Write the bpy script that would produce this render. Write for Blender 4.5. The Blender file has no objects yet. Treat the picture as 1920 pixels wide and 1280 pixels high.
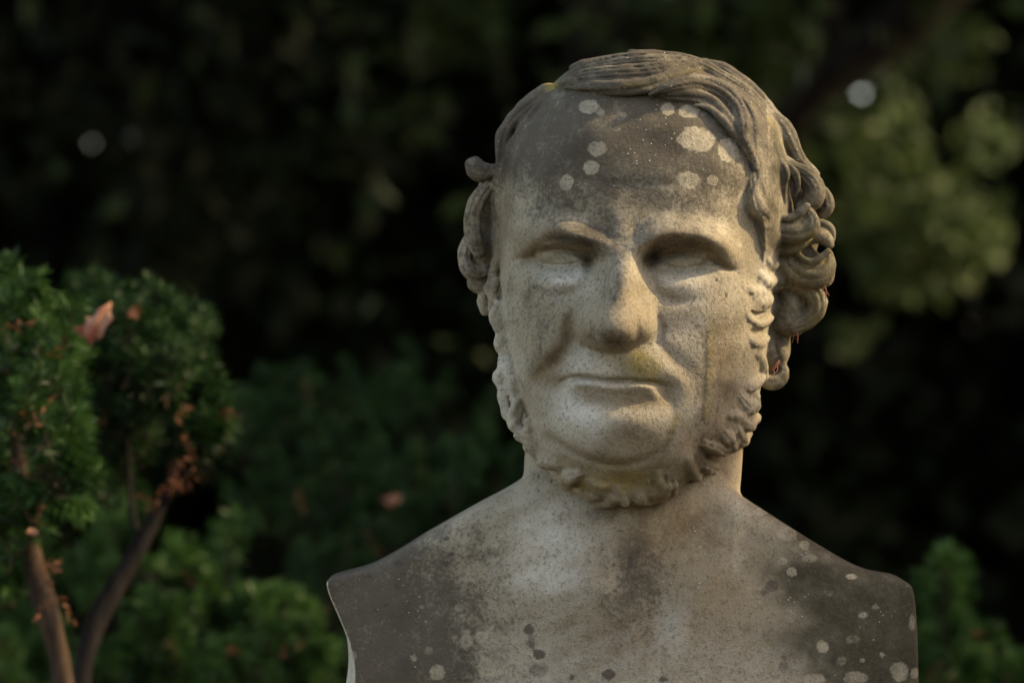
import bpy, math, random
import numpy as np
from mathutils import Matrix, Vector

random.seed(7)
RNG = np.random.default_rng(11)
SC = bpy.context.scene
COL = SC.collection

# ------------------------------------------------------------------ camera, sky, sun, exposure
S = 0.00032                 # metres per photograph pixel (1920 wide) at the focus distance
D0 = 3.0                    # metres from the lens to the plane of the face
PITCH = math.radians(3.0)
CAM = Vector((0.0, -3.0, 1.62))
FWD = Vector((0, math.cos(PITCH), math.sin(PITCH)))
UPV = Vector((0, -math.sin(PITCH), math.cos(PITCH)))
RGT = Vector((1, 0, 0))

cam_data = bpy.data.cameras.new('camera')
cam_data.sensor_width = 36.0
cam_data.lens = 36.0 * D0 / (1920 * S)
cam_data.clip_end = 500.0
cam_data.dof.use_dof = True
cam_data.dof.focus_distance = D0 - 0.035
cam_data.dof.aperture_fstop = cam_data.lens / 20.0
cam_data.dof.aperture_blades = 9
cam = bpy.data.objects.new('camera', cam_data)
COL.objects.link(cam)
cam.location = CAM
cam.rotation_euler = (math.radians(90) + PITCH, 0, 0)
SC.camera = cam

SUN_DIR = Vector((0.84, 0.00, 0.62)).normalized()      # from the bust towards the sun
elev = math.asin(SUN_DIR.z)
world = bpy.data.worlds.new('World')
SC.world = world
world.use_nodes = True
wn = world.node_tree.nodes
bg = wn['Background']
sky = wn.new('ShaderNodeTexSky')
sky.sky_type = 'NISHITA'
sky.sun_disc = False
sky.sun_elevation = elev
sky.sun_rotation = math.atan2(SUN_DIR.x, SUN_DIR.y)
sky.air_density = 0.9
sky.dust_density = 1.2
sky.ozone_density = 0.0
haze = wn.new('ShaderNodeMix')                 # a hazy, slightly warm sky
haze.data_type = 'RGBA'
haze.blend_type = 'MULTIPLY'
haze.inputs[0].default_value = 1.0
haze.inputs[7].default_value = (1.16, 0.965, 0.79, 1.0)
world.node_tree.links.new(sky.outputs[0], haze.inputs[6])
world.node_tree.links.new(haze.outputs[2], bg.inputs[0])
bg.inputs[1].default_value = 0.15

sun_data = bpy.data.lights.new('sun', 'SUN')
sun_data.energy = 2.0
sun_data.angle = math.radians(0.5)
sun_data.color = (1.0, 0.80, 0.46)
sun = bpy.data.objects.new('sun', sun_data)
COL.objects.link(sun)
sun.location = (6, -3, 8)
sun.rotation_euler = SUN_DIR.to_track_quat('Z', 'Y').to_euler()

SC.view_settings.view_transform = 'Standard'
SC.view_settings.look = 'None'
SC.view_settings.gamma = 1.0
SC.view_settings.use_curve_mapping = False
SC.view_settings.exposure = 1.65
SC.render.engine = 'CYCLES'
SC.cycles.use_denoising = True
SC.cycles.max_bounces = 6
SC.cycles.diffuse_bounces = 3


# ------------------------------------------------------------------ helpers
def ray_point(u, v, d):
    """World point seen at photograph pixel (u, v) at distance d along the view axis."""
    k = d / D0
    return CAM + RGT * ((u - 960) * S * k) + FWD * d + UPV * ((640 - v) * S * k)


def tag(o, label=None, cat=None, group=None, kind=None):
    if label: o['label'] = label
    if cat: o['category'] = cat
    if group: o['group'] = group
    if kind: o['kind'] = kind
    return o


def empty(name, loc):
    o = bpy.data.objects.new(name, None)
    COL.objects.link(o)
    o.location = loc
    o.empty_display_size = 0.1
    return o


def mesh_obj(name, verts, faces, mat, parent=None, smooth=True, normals=None, attrs=None, origin=None):
    """verts (n,3) world coordinates; faces (m,3) or (m,4) int array."""
    verts = np.asarray(verts, dtype=np.float64)
    faces = np.asarray(faces, dtype=np.int32)
    if origin is None:
        origin = np.array(parent.location) if parent is not None else np.zeros(3)
    me = bpy.data.meshes.new(name)
    n, k = faces.shape
    me.vertices.add(len(verts))
    me.vertices.foreach_set('co', (verts - np.asarray(origin)).astype(np.float32).ravel())
    me.loops.add(n * k)
    me.loops.foreach_set('vertex_index', faces.ravel())
    me.polygons.add(n)
    me.polygons.foreach_set('loop_start', np.arange(0, n * k, k, dtype=np.int32))
    me.polygons.foreach_set('loop_total', np.full(n, k, dtype=np.int32))
    me.update(calc_edges=True)
    me.polygons.foreach_set('use_smooth', np.full(n, smooth, dtype=bool))
    if attrs:
        for nm, arr in attrs.items():
            a = me.attributes.new(nm, 'FLOAT', 'POINT')
            a.data.foreach_set('value', np.asarray(arr, dtype=np.float32))
    if normals is not None:
        me.normals_split_custom_set_from_vertices(np.asarray(normals, dtype=np.float32))
    me.materials.append(mat)
    o = bpy.data.objects.new(name, me)
    COL.objects.link(o)
    if parent is not None:
        o.parent = parent
    else:
        o.location = origin
    return o


class Nodes:
    """Small wrapper for building procedural materials."""
    def __init__(self, name):
        self.m = bpy.data.materials.new(name)
        self.m.use_nodes = True
        self.t = self.m.node_tree
        self.n = self.t.nodes
        self.b = self.n['Principled BSDF']

    def new(self, typ, **kw):
        nd = self.n.new(typ)
        for k, v in kw.items():
            setattr(nd, k, v)
        return nd

    def link(self, a, b):
        self.t.links.new(a, b)

    def val(self, sock, v):
        if hasattr(v, 'links') or isinstance(v, bpy.types.NodeSocket):
            self.link(v, sock)
        else:
            sock.default_value = v

    def noise(self, scale, detail=4, rough=0.55, vec=None, dist=0.0):
        nd = self.new('ShaderNodeTexNoise')
        nd.inputs['Scale'].default_value = scale
        nd.inputs['Detail'].default_value = detail
        nd.inputs['Roughness'].default_value = rough
        nd.inputs['Distortion'].default_value = dist
        if vec is not None:
            self.link(vec, nd.inputs['Vector'])
        return nd.outputs[0]

    def ramp(self, fac, lo, hi, a=0.0, b=1.0):
        nd = self.new('ShaderNodeMapRange', interpolation_type='SMOOTHSTEP')
        self.val(nd.inputs[0], fac)
        nd.inputs[1].default_value = lo
        nd.inputs[2].default_value = hi
        nd.inputs[3].default_value = a
        nd.inputs[4].default_value = b
        return nd.outputs[0]

    def math(self, op, a, b=0.0, clamp=False):
        nd = self.new('ShaderNodeMath', operation=op, use_clamp=clamp)
        self.val(nd.inputs[0], a)
        self.val(nd.inputs[1], b)
        return nd.outputs[0]

    def mix(self, fac, a, b):
        nd = self.new('ShaderNodeMix', data_type='RGBA')
        self.val(nd.inputs[0], fac)
        for s, v in ((nd.inputs[6], a), (nd.inputs[7], b)):
            if isinstance(v, tuple):
                s.default_value = v + (1.0,)
            else:
                self.link(v, s)
        return nd.outputs[2]

    def attr(self, name):
        nd = self.new('ShaderNodeAttribute', attribute_name=name)
        return nd.outputs['Fac']

    def coords(self):
        return self.new('ShaderNodeTexCoord').outputs['Object']


# ------------------------------------------------------------------ materials
def stone_material():
    N = Nodes('weathered_limestone')
    P = N.coords()
    big = N.noise(14, 6, 0.6, P)
    mid = N.noise(60, 6, 0.65, P)
    fine = N.noise(420, 4, 0.7, P)
    grain = N.noise(1300, 2, 0.6, P)
    grime_shade = N.attr('grime_shade'); lich = N.attr('lichen'); algae = N.attr('algae')
    rust = N.attr('rust'); moss_shade = N.attr('moss_shade'); pale = N.attr('pale'); dark = N.attr('dark')
    c = N.mix(N.ramp(big, 0.35, 0.65), (0.275, 0.235, 0.160), (0.36, 0.315, 0.225))
    c = N.mix(N.ramp(mid, 0.42, 0.75, 0, 0.55), c, (0.205, 0.170, 0.118))
    c = N.mix(N.math('MULTIPLY', pale, N.ramp(mid, 0.30, 0.60, 0.45, 1.0)), c, (0.60, 0.57, 0.49))
    # soft brown staining, with shade painted in under brows, beard and chin
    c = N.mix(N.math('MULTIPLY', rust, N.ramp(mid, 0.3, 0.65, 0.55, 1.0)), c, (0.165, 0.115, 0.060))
    # dark crust, with eye socket shade painted in
    g = N.math('ADD', grime_shade, N.math('MULTIPLY', N.math('SUBTRACT', mid, 0.5), 1.3))
    g = N.math('ADD', g, N.math('MULTIPLY', N.math('SUBTRACT', fine, 0.5), 1.2))
    gm = N.ramp(g, 0.05, 1.0, 0, 0.93)
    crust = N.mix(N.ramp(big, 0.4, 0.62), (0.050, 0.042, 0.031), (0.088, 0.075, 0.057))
    c = N.mix(N.math('MULTIPLY', gm, N.ramp(grime_shade, 0.0, 0.12)), c, crust)
    mo = N.math('ADD', moss_shade, N.math('MULTIPLY', N.math('SUBTRACT', mid, 0.5), 0.9))
    c = N.mix(N.math('MULTIPLY', N.ramp(mo, 0.05, 1.05, 0, 0.93), N.ramp(moss_shade, 0, 0.15)), c, (0.030, 0.026, 0.013))
    al = N.math('ADD', algae, N.math('MULTIPLY', N.math('SUBTRACT', mid, 0.5), 0.7))
    c = N.mix(N.math('MULTIPLY', N.ramp(al, 0.2, 0.9, 0, 0.85), N.ramp(algae, 0, 0.1)), c, (0.30, 0.235, 0.06))
    li = N.math('ADD', lich, N.math('MULTIPLY', N.math('SUBTRACT', fine, 0.5), 0.9))
    li = N.math('ADD', li, N.math('MULTIPLY', N.math('SUBTRACT', N.noise(170, 4, 0.6, P), 0.5), 0.8))
    c = N.mix(N.math('MULTIPLY', N.ramp(li, 0.20, 0.90, 0, 0.72), N.ramp(lich, 0, 0.1)), c, N.mix(N.ramp(N.noise(110, 5, 0.7, P), 0.38, 0.62), (0.33, 0.29, 0.205), (0.46, 0.405, 0.29)))
    da = N.math('ADD', dark, N.math('MULTIPLY', N.math('SUBTRACT', N.noise(200, 4, 0.7, P), 0.5), 1.0))
    c = N.mix(N.math('MULTIPLY', N.ramp(da, 0.25, 0.95, 0, 0.8), N.ramp(dark, 0, 0.1)), c, (0.055, 0.042, 0.036))
    # grain: pale and dark specks
    c = N.mix(N.ramp(fine, 0.48, 0.72, 0, 0.66), c, (0.105, 0.080, 0.048))
    c = N.mix(N.ramp(grain, 0.56, 0.72, 0, 0.7), c, (0.055, 0.047, 0.036))
    vor = N.new('ShaderNodeTexVoronoi'); vor.inputs['Scale'].default_value = 260
    N.link(P, vor.inputs['Vector'])
    sp = N.math('MULTIPLY', N.ramp(vor.outputs['Distance'], 0.16, 0.06), N.ramp(N.noise(35, 2, 0.5, P), 0.48, 0.66))
    c = N.mix(N.math('MULTIPLY', sp, 0.75), c, (0.55, 0.53, 0.48))
    N.link(c, N.b.inputs['Base Color'])
    N.b.inputs['Roughness'].default_value = 0.92
    N.b.inputs['Specular IOR Level'].default_value = 0.22
    hgt = N.math('ADD', N.math('MULTIPLY', mid, 0.9), N.math('MULTIPLY', fine, 0.55))
    hgt = N.math('ADD', hgt, N.math('MULTIPLY', grain, 0.22))
    hgt = N.math('ADD', hgt, N.math('MULTIPLY', sp, 0.25))
    bp = N.new('ShaderNodeBump'); bp.inputs['Strength'].default_value = 0.95
    bp.inputs['Distance'].default_value = 0.0015
    N.link(hgt, bp.inputs['Height'])
    N.link(bp.outputs[0], N.b.inputs['Normal'])
    return N.m


M_STONE = stone_material()
# ------------------------------------------------------------------ the sculpted bust
# Local sculpting frame: u to the right, v down (photograph pixels), h towards the viewer.
H_REF = 150.0


def bust_world(p):
    """(n,3) array of (u, v, h) -> world coordinates (one rigid placement)."""
    p = np.asarray(p, dtype=np.float64)
    x = (p[:, 0] - 960) * S
    y = D0 - (p[:, 2] - H_REF) * S
    z = (640 - p[:, 1]) * S
    return (np.array(CAM)[None] + x[:, None] * np.array(RGT) + y[:, None] * np.array(FWD) + z[:, None] * np.array(UPV))


def smoothstep(a, b, x):
    t = np.clip((x - a) / (b - a), 0, 1)
    return t * t * (3 - 2 * t)


def catmull(pts, step=6.0):
    """Resample a control polyline (n,k) with a Catmull-Rom spline."""
    p = np.asarray(pts, dtype=np.float64)
    if len(p) < 3:
        n = max(2, int(np.linalg.norm(p[-1, :2] - p[0, :2]) / step))
        t = np.linspace(0, 1, n)[:, None]
        return p[0] * (1 - t) + p[-1] * t
    q = np.vstack([2 * p[0] - p[1], p, 2 * p[-1] - p[-2]])
    out = []
    for i in range(1, len(q) - 2):
        n = max(2, int(np.linalg.norm(q[i + 1, :2] - q[i, :2]) / step) + 1)
        t = np.linspace(0, 1, n, endpoint=False)[:, None]
        a, b, c, d = q[i - 1], q[i], q[i + 1], q[i + 2]
        out.append(0.5 * (2 * b + (c - a) * t + (2 * a - 5 * b + 4 * c - d) * t ** 2 + (3 * b - a - 3 * c + d) * t ** 3))
    out.append(p[-1:])
    return np.vstack(out)


def poly_dist(U, V, pts):
    """Distance to a polyline and value of its extra columns at the nearest point."""
    c = catmull(pts, 8.0)
    best = np.full(U.shape, 1e9)
    extra = [np.zeros(U.shape) for _ in range(c.shape[1] - 2)]
    side = np.zeros(U.shape)
    for a, b in zip(c[:-1], c[1:]):
        dx, dy = b[0] - a[0], b[1] - a[1]
        l2 = dx * dx + dy * dy + 1e-9
        t = np.clip(((U - a[0]) * dx + (V - a[1]) * dy) / l2, 0, 1)
        ex, ey = U - a[0] - t * dx, V - a[1] - t * dy
        d = np.sqrt(ex * ex + ey * ey)
        m = d < best
        best = np.where(m, d, best)
        side = np.where(m, np.sign(dx * ey - dy * ex), side)
        for i in range(len(extra)):
            extra[i] = np.where(m, a[2 + i] + t * (b[2 + i] - a[2 + i]), extra[i])
    return best, extra, side


class Relief:
    """Relief map over the (u, v) plane, heights in pixels along the surface normal."""
    def __init__(self, U, V):
        self.U, self.V = U, V
        self.D = np.zeros(U.shape)

    def gauss(self, cx, cy, sx, sy, amp, rot=0.0):
        c, s = math.cos(math.radians(rot)), math.sin(math.radians(rot))
        a = (self.U - cx) * c + (self.V - cy) * s
        b = -(self.U - cx) * s + (self.V - cy) * c
        self.D += amp * np.exp(-0.5 * ((a / sx) ** 2 + (b / sy) ** 2))

    def stroke(self, pts, skew=0.0):
        """pts rows: u, v, half width, height; soft ridge (or groove). skew sharpens one flank."""
        d, (w, a), side = poly_dist(self.U, self.V, pts)
        w = np.where(side > 0, w * (1 + skew), w * (1 - skew))
        self.D += a * np.exp(-(d / w) ** 2)


# ---- outlines of the head without its hair: v, left, right, midline, front, back
HEAD_T = np.array([
    # v    L     R     M     front back
    [100, 1198, 1206, 1202,   6,   6],
    [104, 1150, 1262, 1202,  80, 140],
    [112, 1118, 1300, 1202, 120, 190],
    [130, 1072, 1348, 1200, 158, 230],
    [155, 1032, 1392, 1197, 190, 258],
    [190,  996, 1428, 1192, 218, 280],
    [230,  966, 1452, 1186, 240, 296],
    [280,  946, 1468, 1180, 258, 305],
    [340,  936, 1474, 1174, 272, 308],
    [400,  934, 1472, 1168, 280, 300],
    [460,  934, 1466, 1163, 280, 285],
    [520,  935, 1458, 1158, 276, 262],
    [580,  939, 1452, 1155, 275, 235],
    [640,  947, 1446, 1152, 275, 205],
    [700,  960, 1438, 1151, 270, 175],
    [745,  972, 1430, 1153, 262, 150],
    [785,  986, 1422, 1158, 258, 125],
    [820,  994, 1404, 1164, 250, 100],
    [850, 1002, 1384, 1172, 242,  85],
    [870, 1018, 1362, 1178, 232,  75],
    [885, 1032, 1342, 1182, 224,  70],
    [900, 1044, 1318, 1186, 214,  60],
    [915, 1062, 1298, 1188, 204,  52],
    [925, 1078, 1284, 1190, 196,  45],
    [936, 1096, 1260, 1190, 184,  36],
    [946, 1116, 1222, 1186, 166,  26],
    [952, 1145, 1195, 1180, 140,  14],
    [958, 1166, 1174, 1172,   6,   6],
], dtype=np.float64)


def head_rows(v):
    cols = []
    for k in range(1, 6):
        cols.append(np.interp(v, HEAD_T[:, 0], HEAD_T[:, k], left=HEAD_T[0, k], right=HEAD_T[-1, k]))
    return cols


VOX = 2.5
GU = np.arange(836, 1604, VOX)
GV = np.arange(64, 982, VOX)
GH = np.arange(-336, 424, VOX)
U2, V2 = np.meshgrid(GU, GV, indexing='ij')


def blur1(a, n):
    k = np.hanning(n + 2)[1:-1]; k /= k.sum()
    return np.convolve(np.pad(a, n, mode='edge'), k, mode='same')[n:-n]


rows = [blur1(c, 9) for c in head_rows(GV)]
rL, rR, rM, rF, rB = rows

# ---------------------------------------------------------------- face relief
F = Relief(U2, V2)
# forehead
F.gauss(1085, 300, 70, 60, 6); F.gauss(1290, 300, 75, 60, 7)
F.stroke([(1058, 352, 7, 0), (1100, 342, 9, -2.2), (1150, 347, 9, -2.6), (1205, 350, 9, -2), (1260, 348, 9, -1.5), (1330, 362, 7, 0)])
F.gauss(1000, 330, 26, 80, -8)          # left temple
F.gauss(1400, 420, 22, 60, -8)          # right temple
# brow ridges: the left one runs down towards the nose, the right one sags over the outer corner
F.stroke([(962, 430, 16, 5), (998, 420, 20, 12), (1030, 428, 21, 24), (1060, 439, 21, 36), (1096, 450, 20, 36), (1128, 464, 18, 23), (1146, 480, 14, 7)])
F.stroke([(1176, 482, 14, 7), (1196, 464, 18, 26), (1222, 449, 21, 40), (1250, 440, 22, 42), (1286, 441, 22, 42), (1322, 445, 22, 38), (1352, 458, 21, 26), (1378, 486, 15, 9)])
F.stroke([(1192, 444, 9, 1), (1214, 422, 9, 5), (1245, 413, 9, 6), (1288, 419, 9, 5), (1330, 428, 9, 3)])
F.stroke([(1000, 402, 10, 2), (1044, 412, 10, 5), (1090, 424, 10, 4)])
F.gauss(1160, 418, 30, 24, 8); F.gauss(1161, 448, 26, 24, 7)           # glabella
F.stroke([(1135, 412, 6, 0), (1136, 436, 7, -6), (1142, 462, 6, 0)])
F.stroke([(1186, 412, 7, 0), (1186, 436, 9, -3), (1182, 462, 7, 0)])
# flesh folds at the outer corners
F.gauss(1004, 452, 26, 15, 17, 24); F.gauss(978, 470, 18, 12, 5)
F.gauss(1332, 470, 26, 17, 20, 28); F.gauss(1356, 490, 12, 12, 6)
# eye sockets
F.stroke([(1008, 474, 8, -8), (1040, 468, 8, -20), (1076, 472, 9, -26), (1102, 483, 11, -38), (1108, 502, 12, -27), (1100, 524, 11, -8)])
F.gauss(1056, 490, 46, 17, -33)
F.stroke([(1206, 520, 12, -9), (1207, 504, 13, -30), (1217, 489, 13, -42), (1242, 479, 10, -34), (1276, 474, 9, -30), (1306, 477, 9, -17)])
F.gauss(1270, 493, 46, 17, -38)
# eyeballs, lids
def ball(cx, cy, rx, ry, amp, rot=0):
    c, s = math.cos(math.radians(rot)), math.sin(math.radians(rot))
    a = ((U2 - cx) * c + (V2 - cy) * s) / rx
    b = (-(U2 - cx) * s + (V2 - cy) * c) / ry
    F.D += amp * np.sqrt(np.clip(1 - a * a - b * b, 0, 1))
ball(1056, 483, 52, 22, 15, 2); ball(1271, 487, 47, 22, 17, 3)
F.stroke([(1002, 480, 4, 1), (1016, 466, 4.5, 7), (1040, 460, 4.5, 10), (1066, 461, 4.5, 10), (1088, 471, 4.5, 9), (1110, 486, 4, 2)])
F.stroke([(1002, 482, 3, -2), (1018, 494, 3.4, -6), (1050, 499, 3.6, -8), (1080, 495, 3.6, -7), (1108, 489, 4, -4)])
F.stroke([(1222, 488, 4, 2), (1242, 472, 4.5, 8), (1270, 465, 4.5, 10), (1298, 469, 4.5, 9), (1322, 484, 4, 3)])
F.stroke([(1228, 488, 4, -6), (1246, 499, 3.6, -8), (1272, 505, 3.6, -8), (1302, 501, 3.6, -6), (1322, 492, 3, -3)])
F.stroke([(962, 482, 4, 0), (982, 486, 6, -4), (1000, 480, 6, -3), (1012, 472, 5, -2)])
F.stroke([(1318, 474, 5, -5), (1338, 492, 6, -12), (1358, 504, 6, -12), (1376, 508, 5, -3)])
# bags under the eyes
F.gauss(1056, 524, 44, 17, 11); F.stroke([(1004, 540, 8, 0), (1040, 553, 9, -4), (1085, 548, 10, -6), (1110, 530, 9, -8)])
F.gauss(1272, 532, 44, 19, 12); F.stroke([(1216, 520, 9, -8), (1230, 552, 10, -9), (1272, 566, 9, -5), (1320, 556, 8, 0)])
# cheeks
F.gauss(1010, 580, 42, 44, 9); F.gauss(1330, 580, 60, 46, 9)
F.gauss(1300, 650, 40, 40, -4)
F.stroke([(1062, 592, 26, 7), (1030, 640, 26, 10), (996, 690, 24, 6)])
# nose: soft bridge above, one full dome below with steep wings
nv = np.array([430, 452, 470, 490, 505, 530, 560, 585, 605, 620, 700])
nc = np.array([1160, 1162, 1164, 1166, 1166, 1162, 1157, 1153, 1151, 1150, 1150])
nw = np.array([36, 38, 44, 52, 57, 62, 68, 73, 74, 74, 74])
nh = np.array([0, 10, 28, 52, 66, 82, 98, 112, 120, 122, 122])
def nose_at(arr): return blur1(np.interp(GV, nv, arr), 5)[None, :]
ta = np.abs(U2 - nose_at(nc)) / nose_at(nw)
low_edge = 45 - 11 * smoothstep(1160, 1215, U2) - 4 * smoothstep(1130, 1090, U2)
tb = np.clip((V2 - 612) / low_edge, 0, None)
q = (ta ** 2.3 + tb ** 2.3) ** (1 / 2.3)
dome = np.clip(1 - q ** 2.3, 0, 1) ** 0.62
bridge = 0.75 * np.exp(-(ta / 0.80) ** 2.6) + 0.25 * np.exp(-(ta / 0.5) ** 2)
mixv = smoothstep(550, 604, V2)
nose = nose_at(nh) * np.where((V2 > 425) & (V2 < 680), bridge * (1 - mixv) + dome * mixv, 0)
ker = np.array([1, 3, 5, 3, 1.0]); ker /= ker.sum()
nose = np.apply_along_axis(lambda r: np.convolve(r, ker, mode='same'), 0, nose)
nose = np.apply_along_axis(lambda r: np.convolve(r, ker, mode='same'), 1, nose)
F.D += nose
F.gauss(1147, 608, 30, 26, 13)
F.stroke([(1104, 582, 8, 0), (1112, 604, 9, -5), (1110, 630, 9, -6)]); F.stroke([(1196, 580, 8, 0), (1187, 603, 9, -5), (1190, 630, 9, -6)])
F.gauss(1092, 614, 12, 18, 4); F.gauss(1208, 610, 11, 18, 6)
F.gauss(1168, 508, 24, 18, 8)
F.stroke([(1108, 520, 16, 3), (1096, 560, 20, 5), (1070, 590, 20, 4)])            # flank of the nose
F.stroke([(1086, 566, 8, 0), (1070, 590, 10, -7), (1064, 618, 10, -9), (1074, 646, 9, -5), (1096, 664, 6, 0)])
F.stroke([(1220, 584, 5, 0), (1234, 602, 6, -4), (1236, 624, 6, -5), (1228, 642, 5, -4)])
# nasolabial folds
F.stroke([(1074, 632, 10, -4), (1054, 662, 14, -8), (1030, 688, 15, -6), (1008, 712, 14, -5), (998, 735, 12, 0)])
F.stroke([(1236, 646, 9, -4), (1262, 676, 16, -5), (1290, 702, 17, -4), (1304, 730, 16, -2), (1304, 760, 14, 0)])
F.stroke([(1208, 662, 9, 2), (1236, 682, 15, 3), (1262, 700, 15, 2), (1276, 720, 12, 0)])
# upper lip, mouth, lower lip
F.gauss(1122, 676, 38, 26, 13); F.gauss(1190, 680, 34, 26, 13)
F.stroke([(1154, 660, 8, -3), (1152, 684, 8, -5), (1150, 700, 7, 0)])
F.gauss(1046, 717, 18, 15, -10); F.gauss(1244, 727, 14, 12, -10); F.gauss(1258, 744, 18, 20, -6)
F.stroke([(1050, 718, 6, -5), (1062, 710, 5, -9), (1078, 706, 4.5, -12), (1105, 707, 4.5, -12), (1137, 712, 4.5, -12), (1168, 712, 4.5, -12),
          (1199, 714, 4.5, -12), (1228, 717, 5, -10), (1246, 722, 6, -5)])
F.stroke([(1056, 726, 9, 3), (1080, 720, 8, 8), (1110, 722, 9, 9), (1150, 726, 9, 9), (1192, 724, 9, 8), (1212, 727, 9, 5), (1230, 742, 9, 3)])
F.stroke([(1078, 744, 12, -2), (1110, 751, 16, -6), (1150, 755, 17, -7), (1192, 751, 16, -6), (1222, 750, 12, -2)])
F.gauss(1068, 750, 20, 26, 8)
F.stroke([(1240, 736, 10, -4), (1254, 756, 10, -4), (1260, 780, 10, -1)])
# chin
F.gauss(1148, 804, 78, 40, 22); F.gauss(1140, 796, 40, 28, 6)
F.stroke([(1018, 806, 8, -2), (1036, 822, 8, -8), (1070, 842, 9, -8), (1112, 861, 8, -9), (1157, 869, 7, -9), (1202, 861, 8, -6),
          (1238, 839, 9, -4), (1252, 815, 9, -2)])
# beard underside, low carved curls
F.gauss(1130, 895, 40, 16, 4); F.gauss(1215, 890, 26, 22, -8)
for (cx, cy, sx, sy, am) in [(1118, 905, 14, 12, 9), (1148, 925, 12, 11, 7), (1174, 938, 12, 10, 10), (1202, 930, 12, 12, 8),
                             (1160, 896, 22, 12, -5), (1190, 912, 18, 12, -5), (1228, 925, 8, 16, -6), (1330, 845, 26, 16, -14),
                             (1345, 866, 24, 16, -10), (1310, 900, 20, 14, -6)]:
    F.gauss(cx, cy, sx, sy, am)
D_face = F.D

# hair cap: polygon of the forehead line, outside of it the stone stands prouder
hairline = [(930, 470), (941, 372), (946, 341), (956, 297), (971, 263), (987, 226), (1015, 191), (1043, 158), (1077, 160), (1112, 167),
            (1134, 176), (1171, 178), (1215, 177), (1228, 185), (1262, 194), (1303, 197), (1331, 210), (1356, 238), (1375, 263), (1403, 285),
            (1416, 300), (1422, 326), (1406, 354), (1403, 376), (1412, 400), (1425, 420), (1430, 470)]


def inside_poly(U, V, poly):
    x, y = np.array(poly).T
    r = np.zeros(U.shape, bool)
    j = len(x) - 1
    for i in range(len(x)):
        c = ((y[i] > V) != (y[j] > V)) & (U < (x[j] - x[i]) * (V - y[i]) / (y[j] - y[i] + 1e-9) + x[i])
        r ^= c
        j = i
    return r


dh, _, _ = poly_dist(U2, V2, np.array(hairline))
face_in = inside_poly(U2, V2, [tuple(q) for q in catmull(hairline, 8.0)] + [(1430, 990), (930, 990)])
sd_hair = np.where(face_in, dh, -dh)                       # negative in the hair
hair_mask = (sd_hair < 0) & (V2 < 520)
D_map = D_face * np.where(V2 < 430, smoothstep(-6, 6, sd_hair), 1.0)
D_map = D_map + 15.0 * smoothstep(3, -5, sd_hair) * smoothstep(500, 440, V2) * smoothstep(1020, 1075, U2)

p_exp = 2.35
tt = np.where(U2 < rM[None], (rM[None] - U2) / np.maximum(rM - rL, 2)[None], (U2 - rM[None]) / np.maximum(rR - rM, 2)[None])
H_surf = np.where(tt < 1, rF[None] * np.clip(1 - np.clip(tt, 0, 1) ** p_exp, 0, None) ** (1 / p_exp) + D_map * np.clip(1.4 - tt, 0, 1), 0)
over = np.clip(tt - 1, 0, None) * (rR - rM)[None]
H_surf = H_surf - np.clip(over * 0.7, 0, 60)


def surf_h(u, v):
    i = np.clip((u - GU[0]) / VOX, 0, len(GU) - 1.001); j = np.clip((v - GV[0]) / VOX, 0, len(GV) - 1.001)
    i0, j0 = int(i), int(j); a, b = i - i0, j - j0
    q = H_surf
    return (q[i0, j0] * (1 - a) * (1 - b) + q[i0 + 1, j0] * a * (1 - b) + q[i0, j0 + 1] * (1 - a) * b + q[i0 + 1, j0 + 1] * a * b)


# ---------------------------------------------------------------- volume
f32 = np.float32
Ug = GU.astype(f32)[:, None, None]; Hg = GH.astype(f32)[None, None, :]
t3 = tt.astype(f32)[:, :, None]
s3 = np.where(Hg > 0, Hg / np.maximum(rF, 2).astype(f32)[None, :, None], -Hg / np.maximum(rB, 2).astype(f32)[None, :, None])
g = (t3 ** f32(p_exp) + s3 ** f32(p_exp)) ** f32(1 / p_exp)
del s3
np.maximum(g, f32(0.05), out=g)
rho = np.sqrt((Ug - rM.astype(f32)[None, :, None]) ** 2 + Hg ** 2)
vol = rho * (1 - 1 / g)
del g, rho
np.maximum(vol, (f32(103) - GV.astype(f32))[None, :, None], out=vol)
np.maximum(vol, (GV.astype(f32) - f32(955))[None, :, None], out=vol)
wH = smoothstep(-110, 10, GH).astype(f32)[None, None, :]
vol -= D_map.astype(f32)[:, :, None] * wH
# the back and sides of the head carry loose waves of hair
back = (smoothstep(20, -60, GH)[None, None, :] * smoothstep(740, 600, GV)[None, :, None]).astype(f32)
wave = (9 * np.sin(U2 / 17.0 + 2.2 * np.sin(V2 / 41.0)) + 6 * np.sin(V2 / 23.0 + 1.4 * np.sin(U2 / 29.0))).astype(f32)
vol -= back * (f32(10) + wave[:, :, None])
# normalise the steepest parts so that blends keep their radius
lab = np.zeros(vol.shape, np.int8)
lab[hair_mask] = 1
lab[:, :, GH < -30] = np.where(GV < 560, 1, 0)[None, :, None]


def smin_into(sl, d, k, label):
    a = vol[sl]
    hh = np.clip(k - np.abs(a - d), 0, None) / k
    lab[sl][d < a] = label
    vol[sl] = np.minimum(a, d) - hh * hh * f32(k * 0.25)


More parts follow.
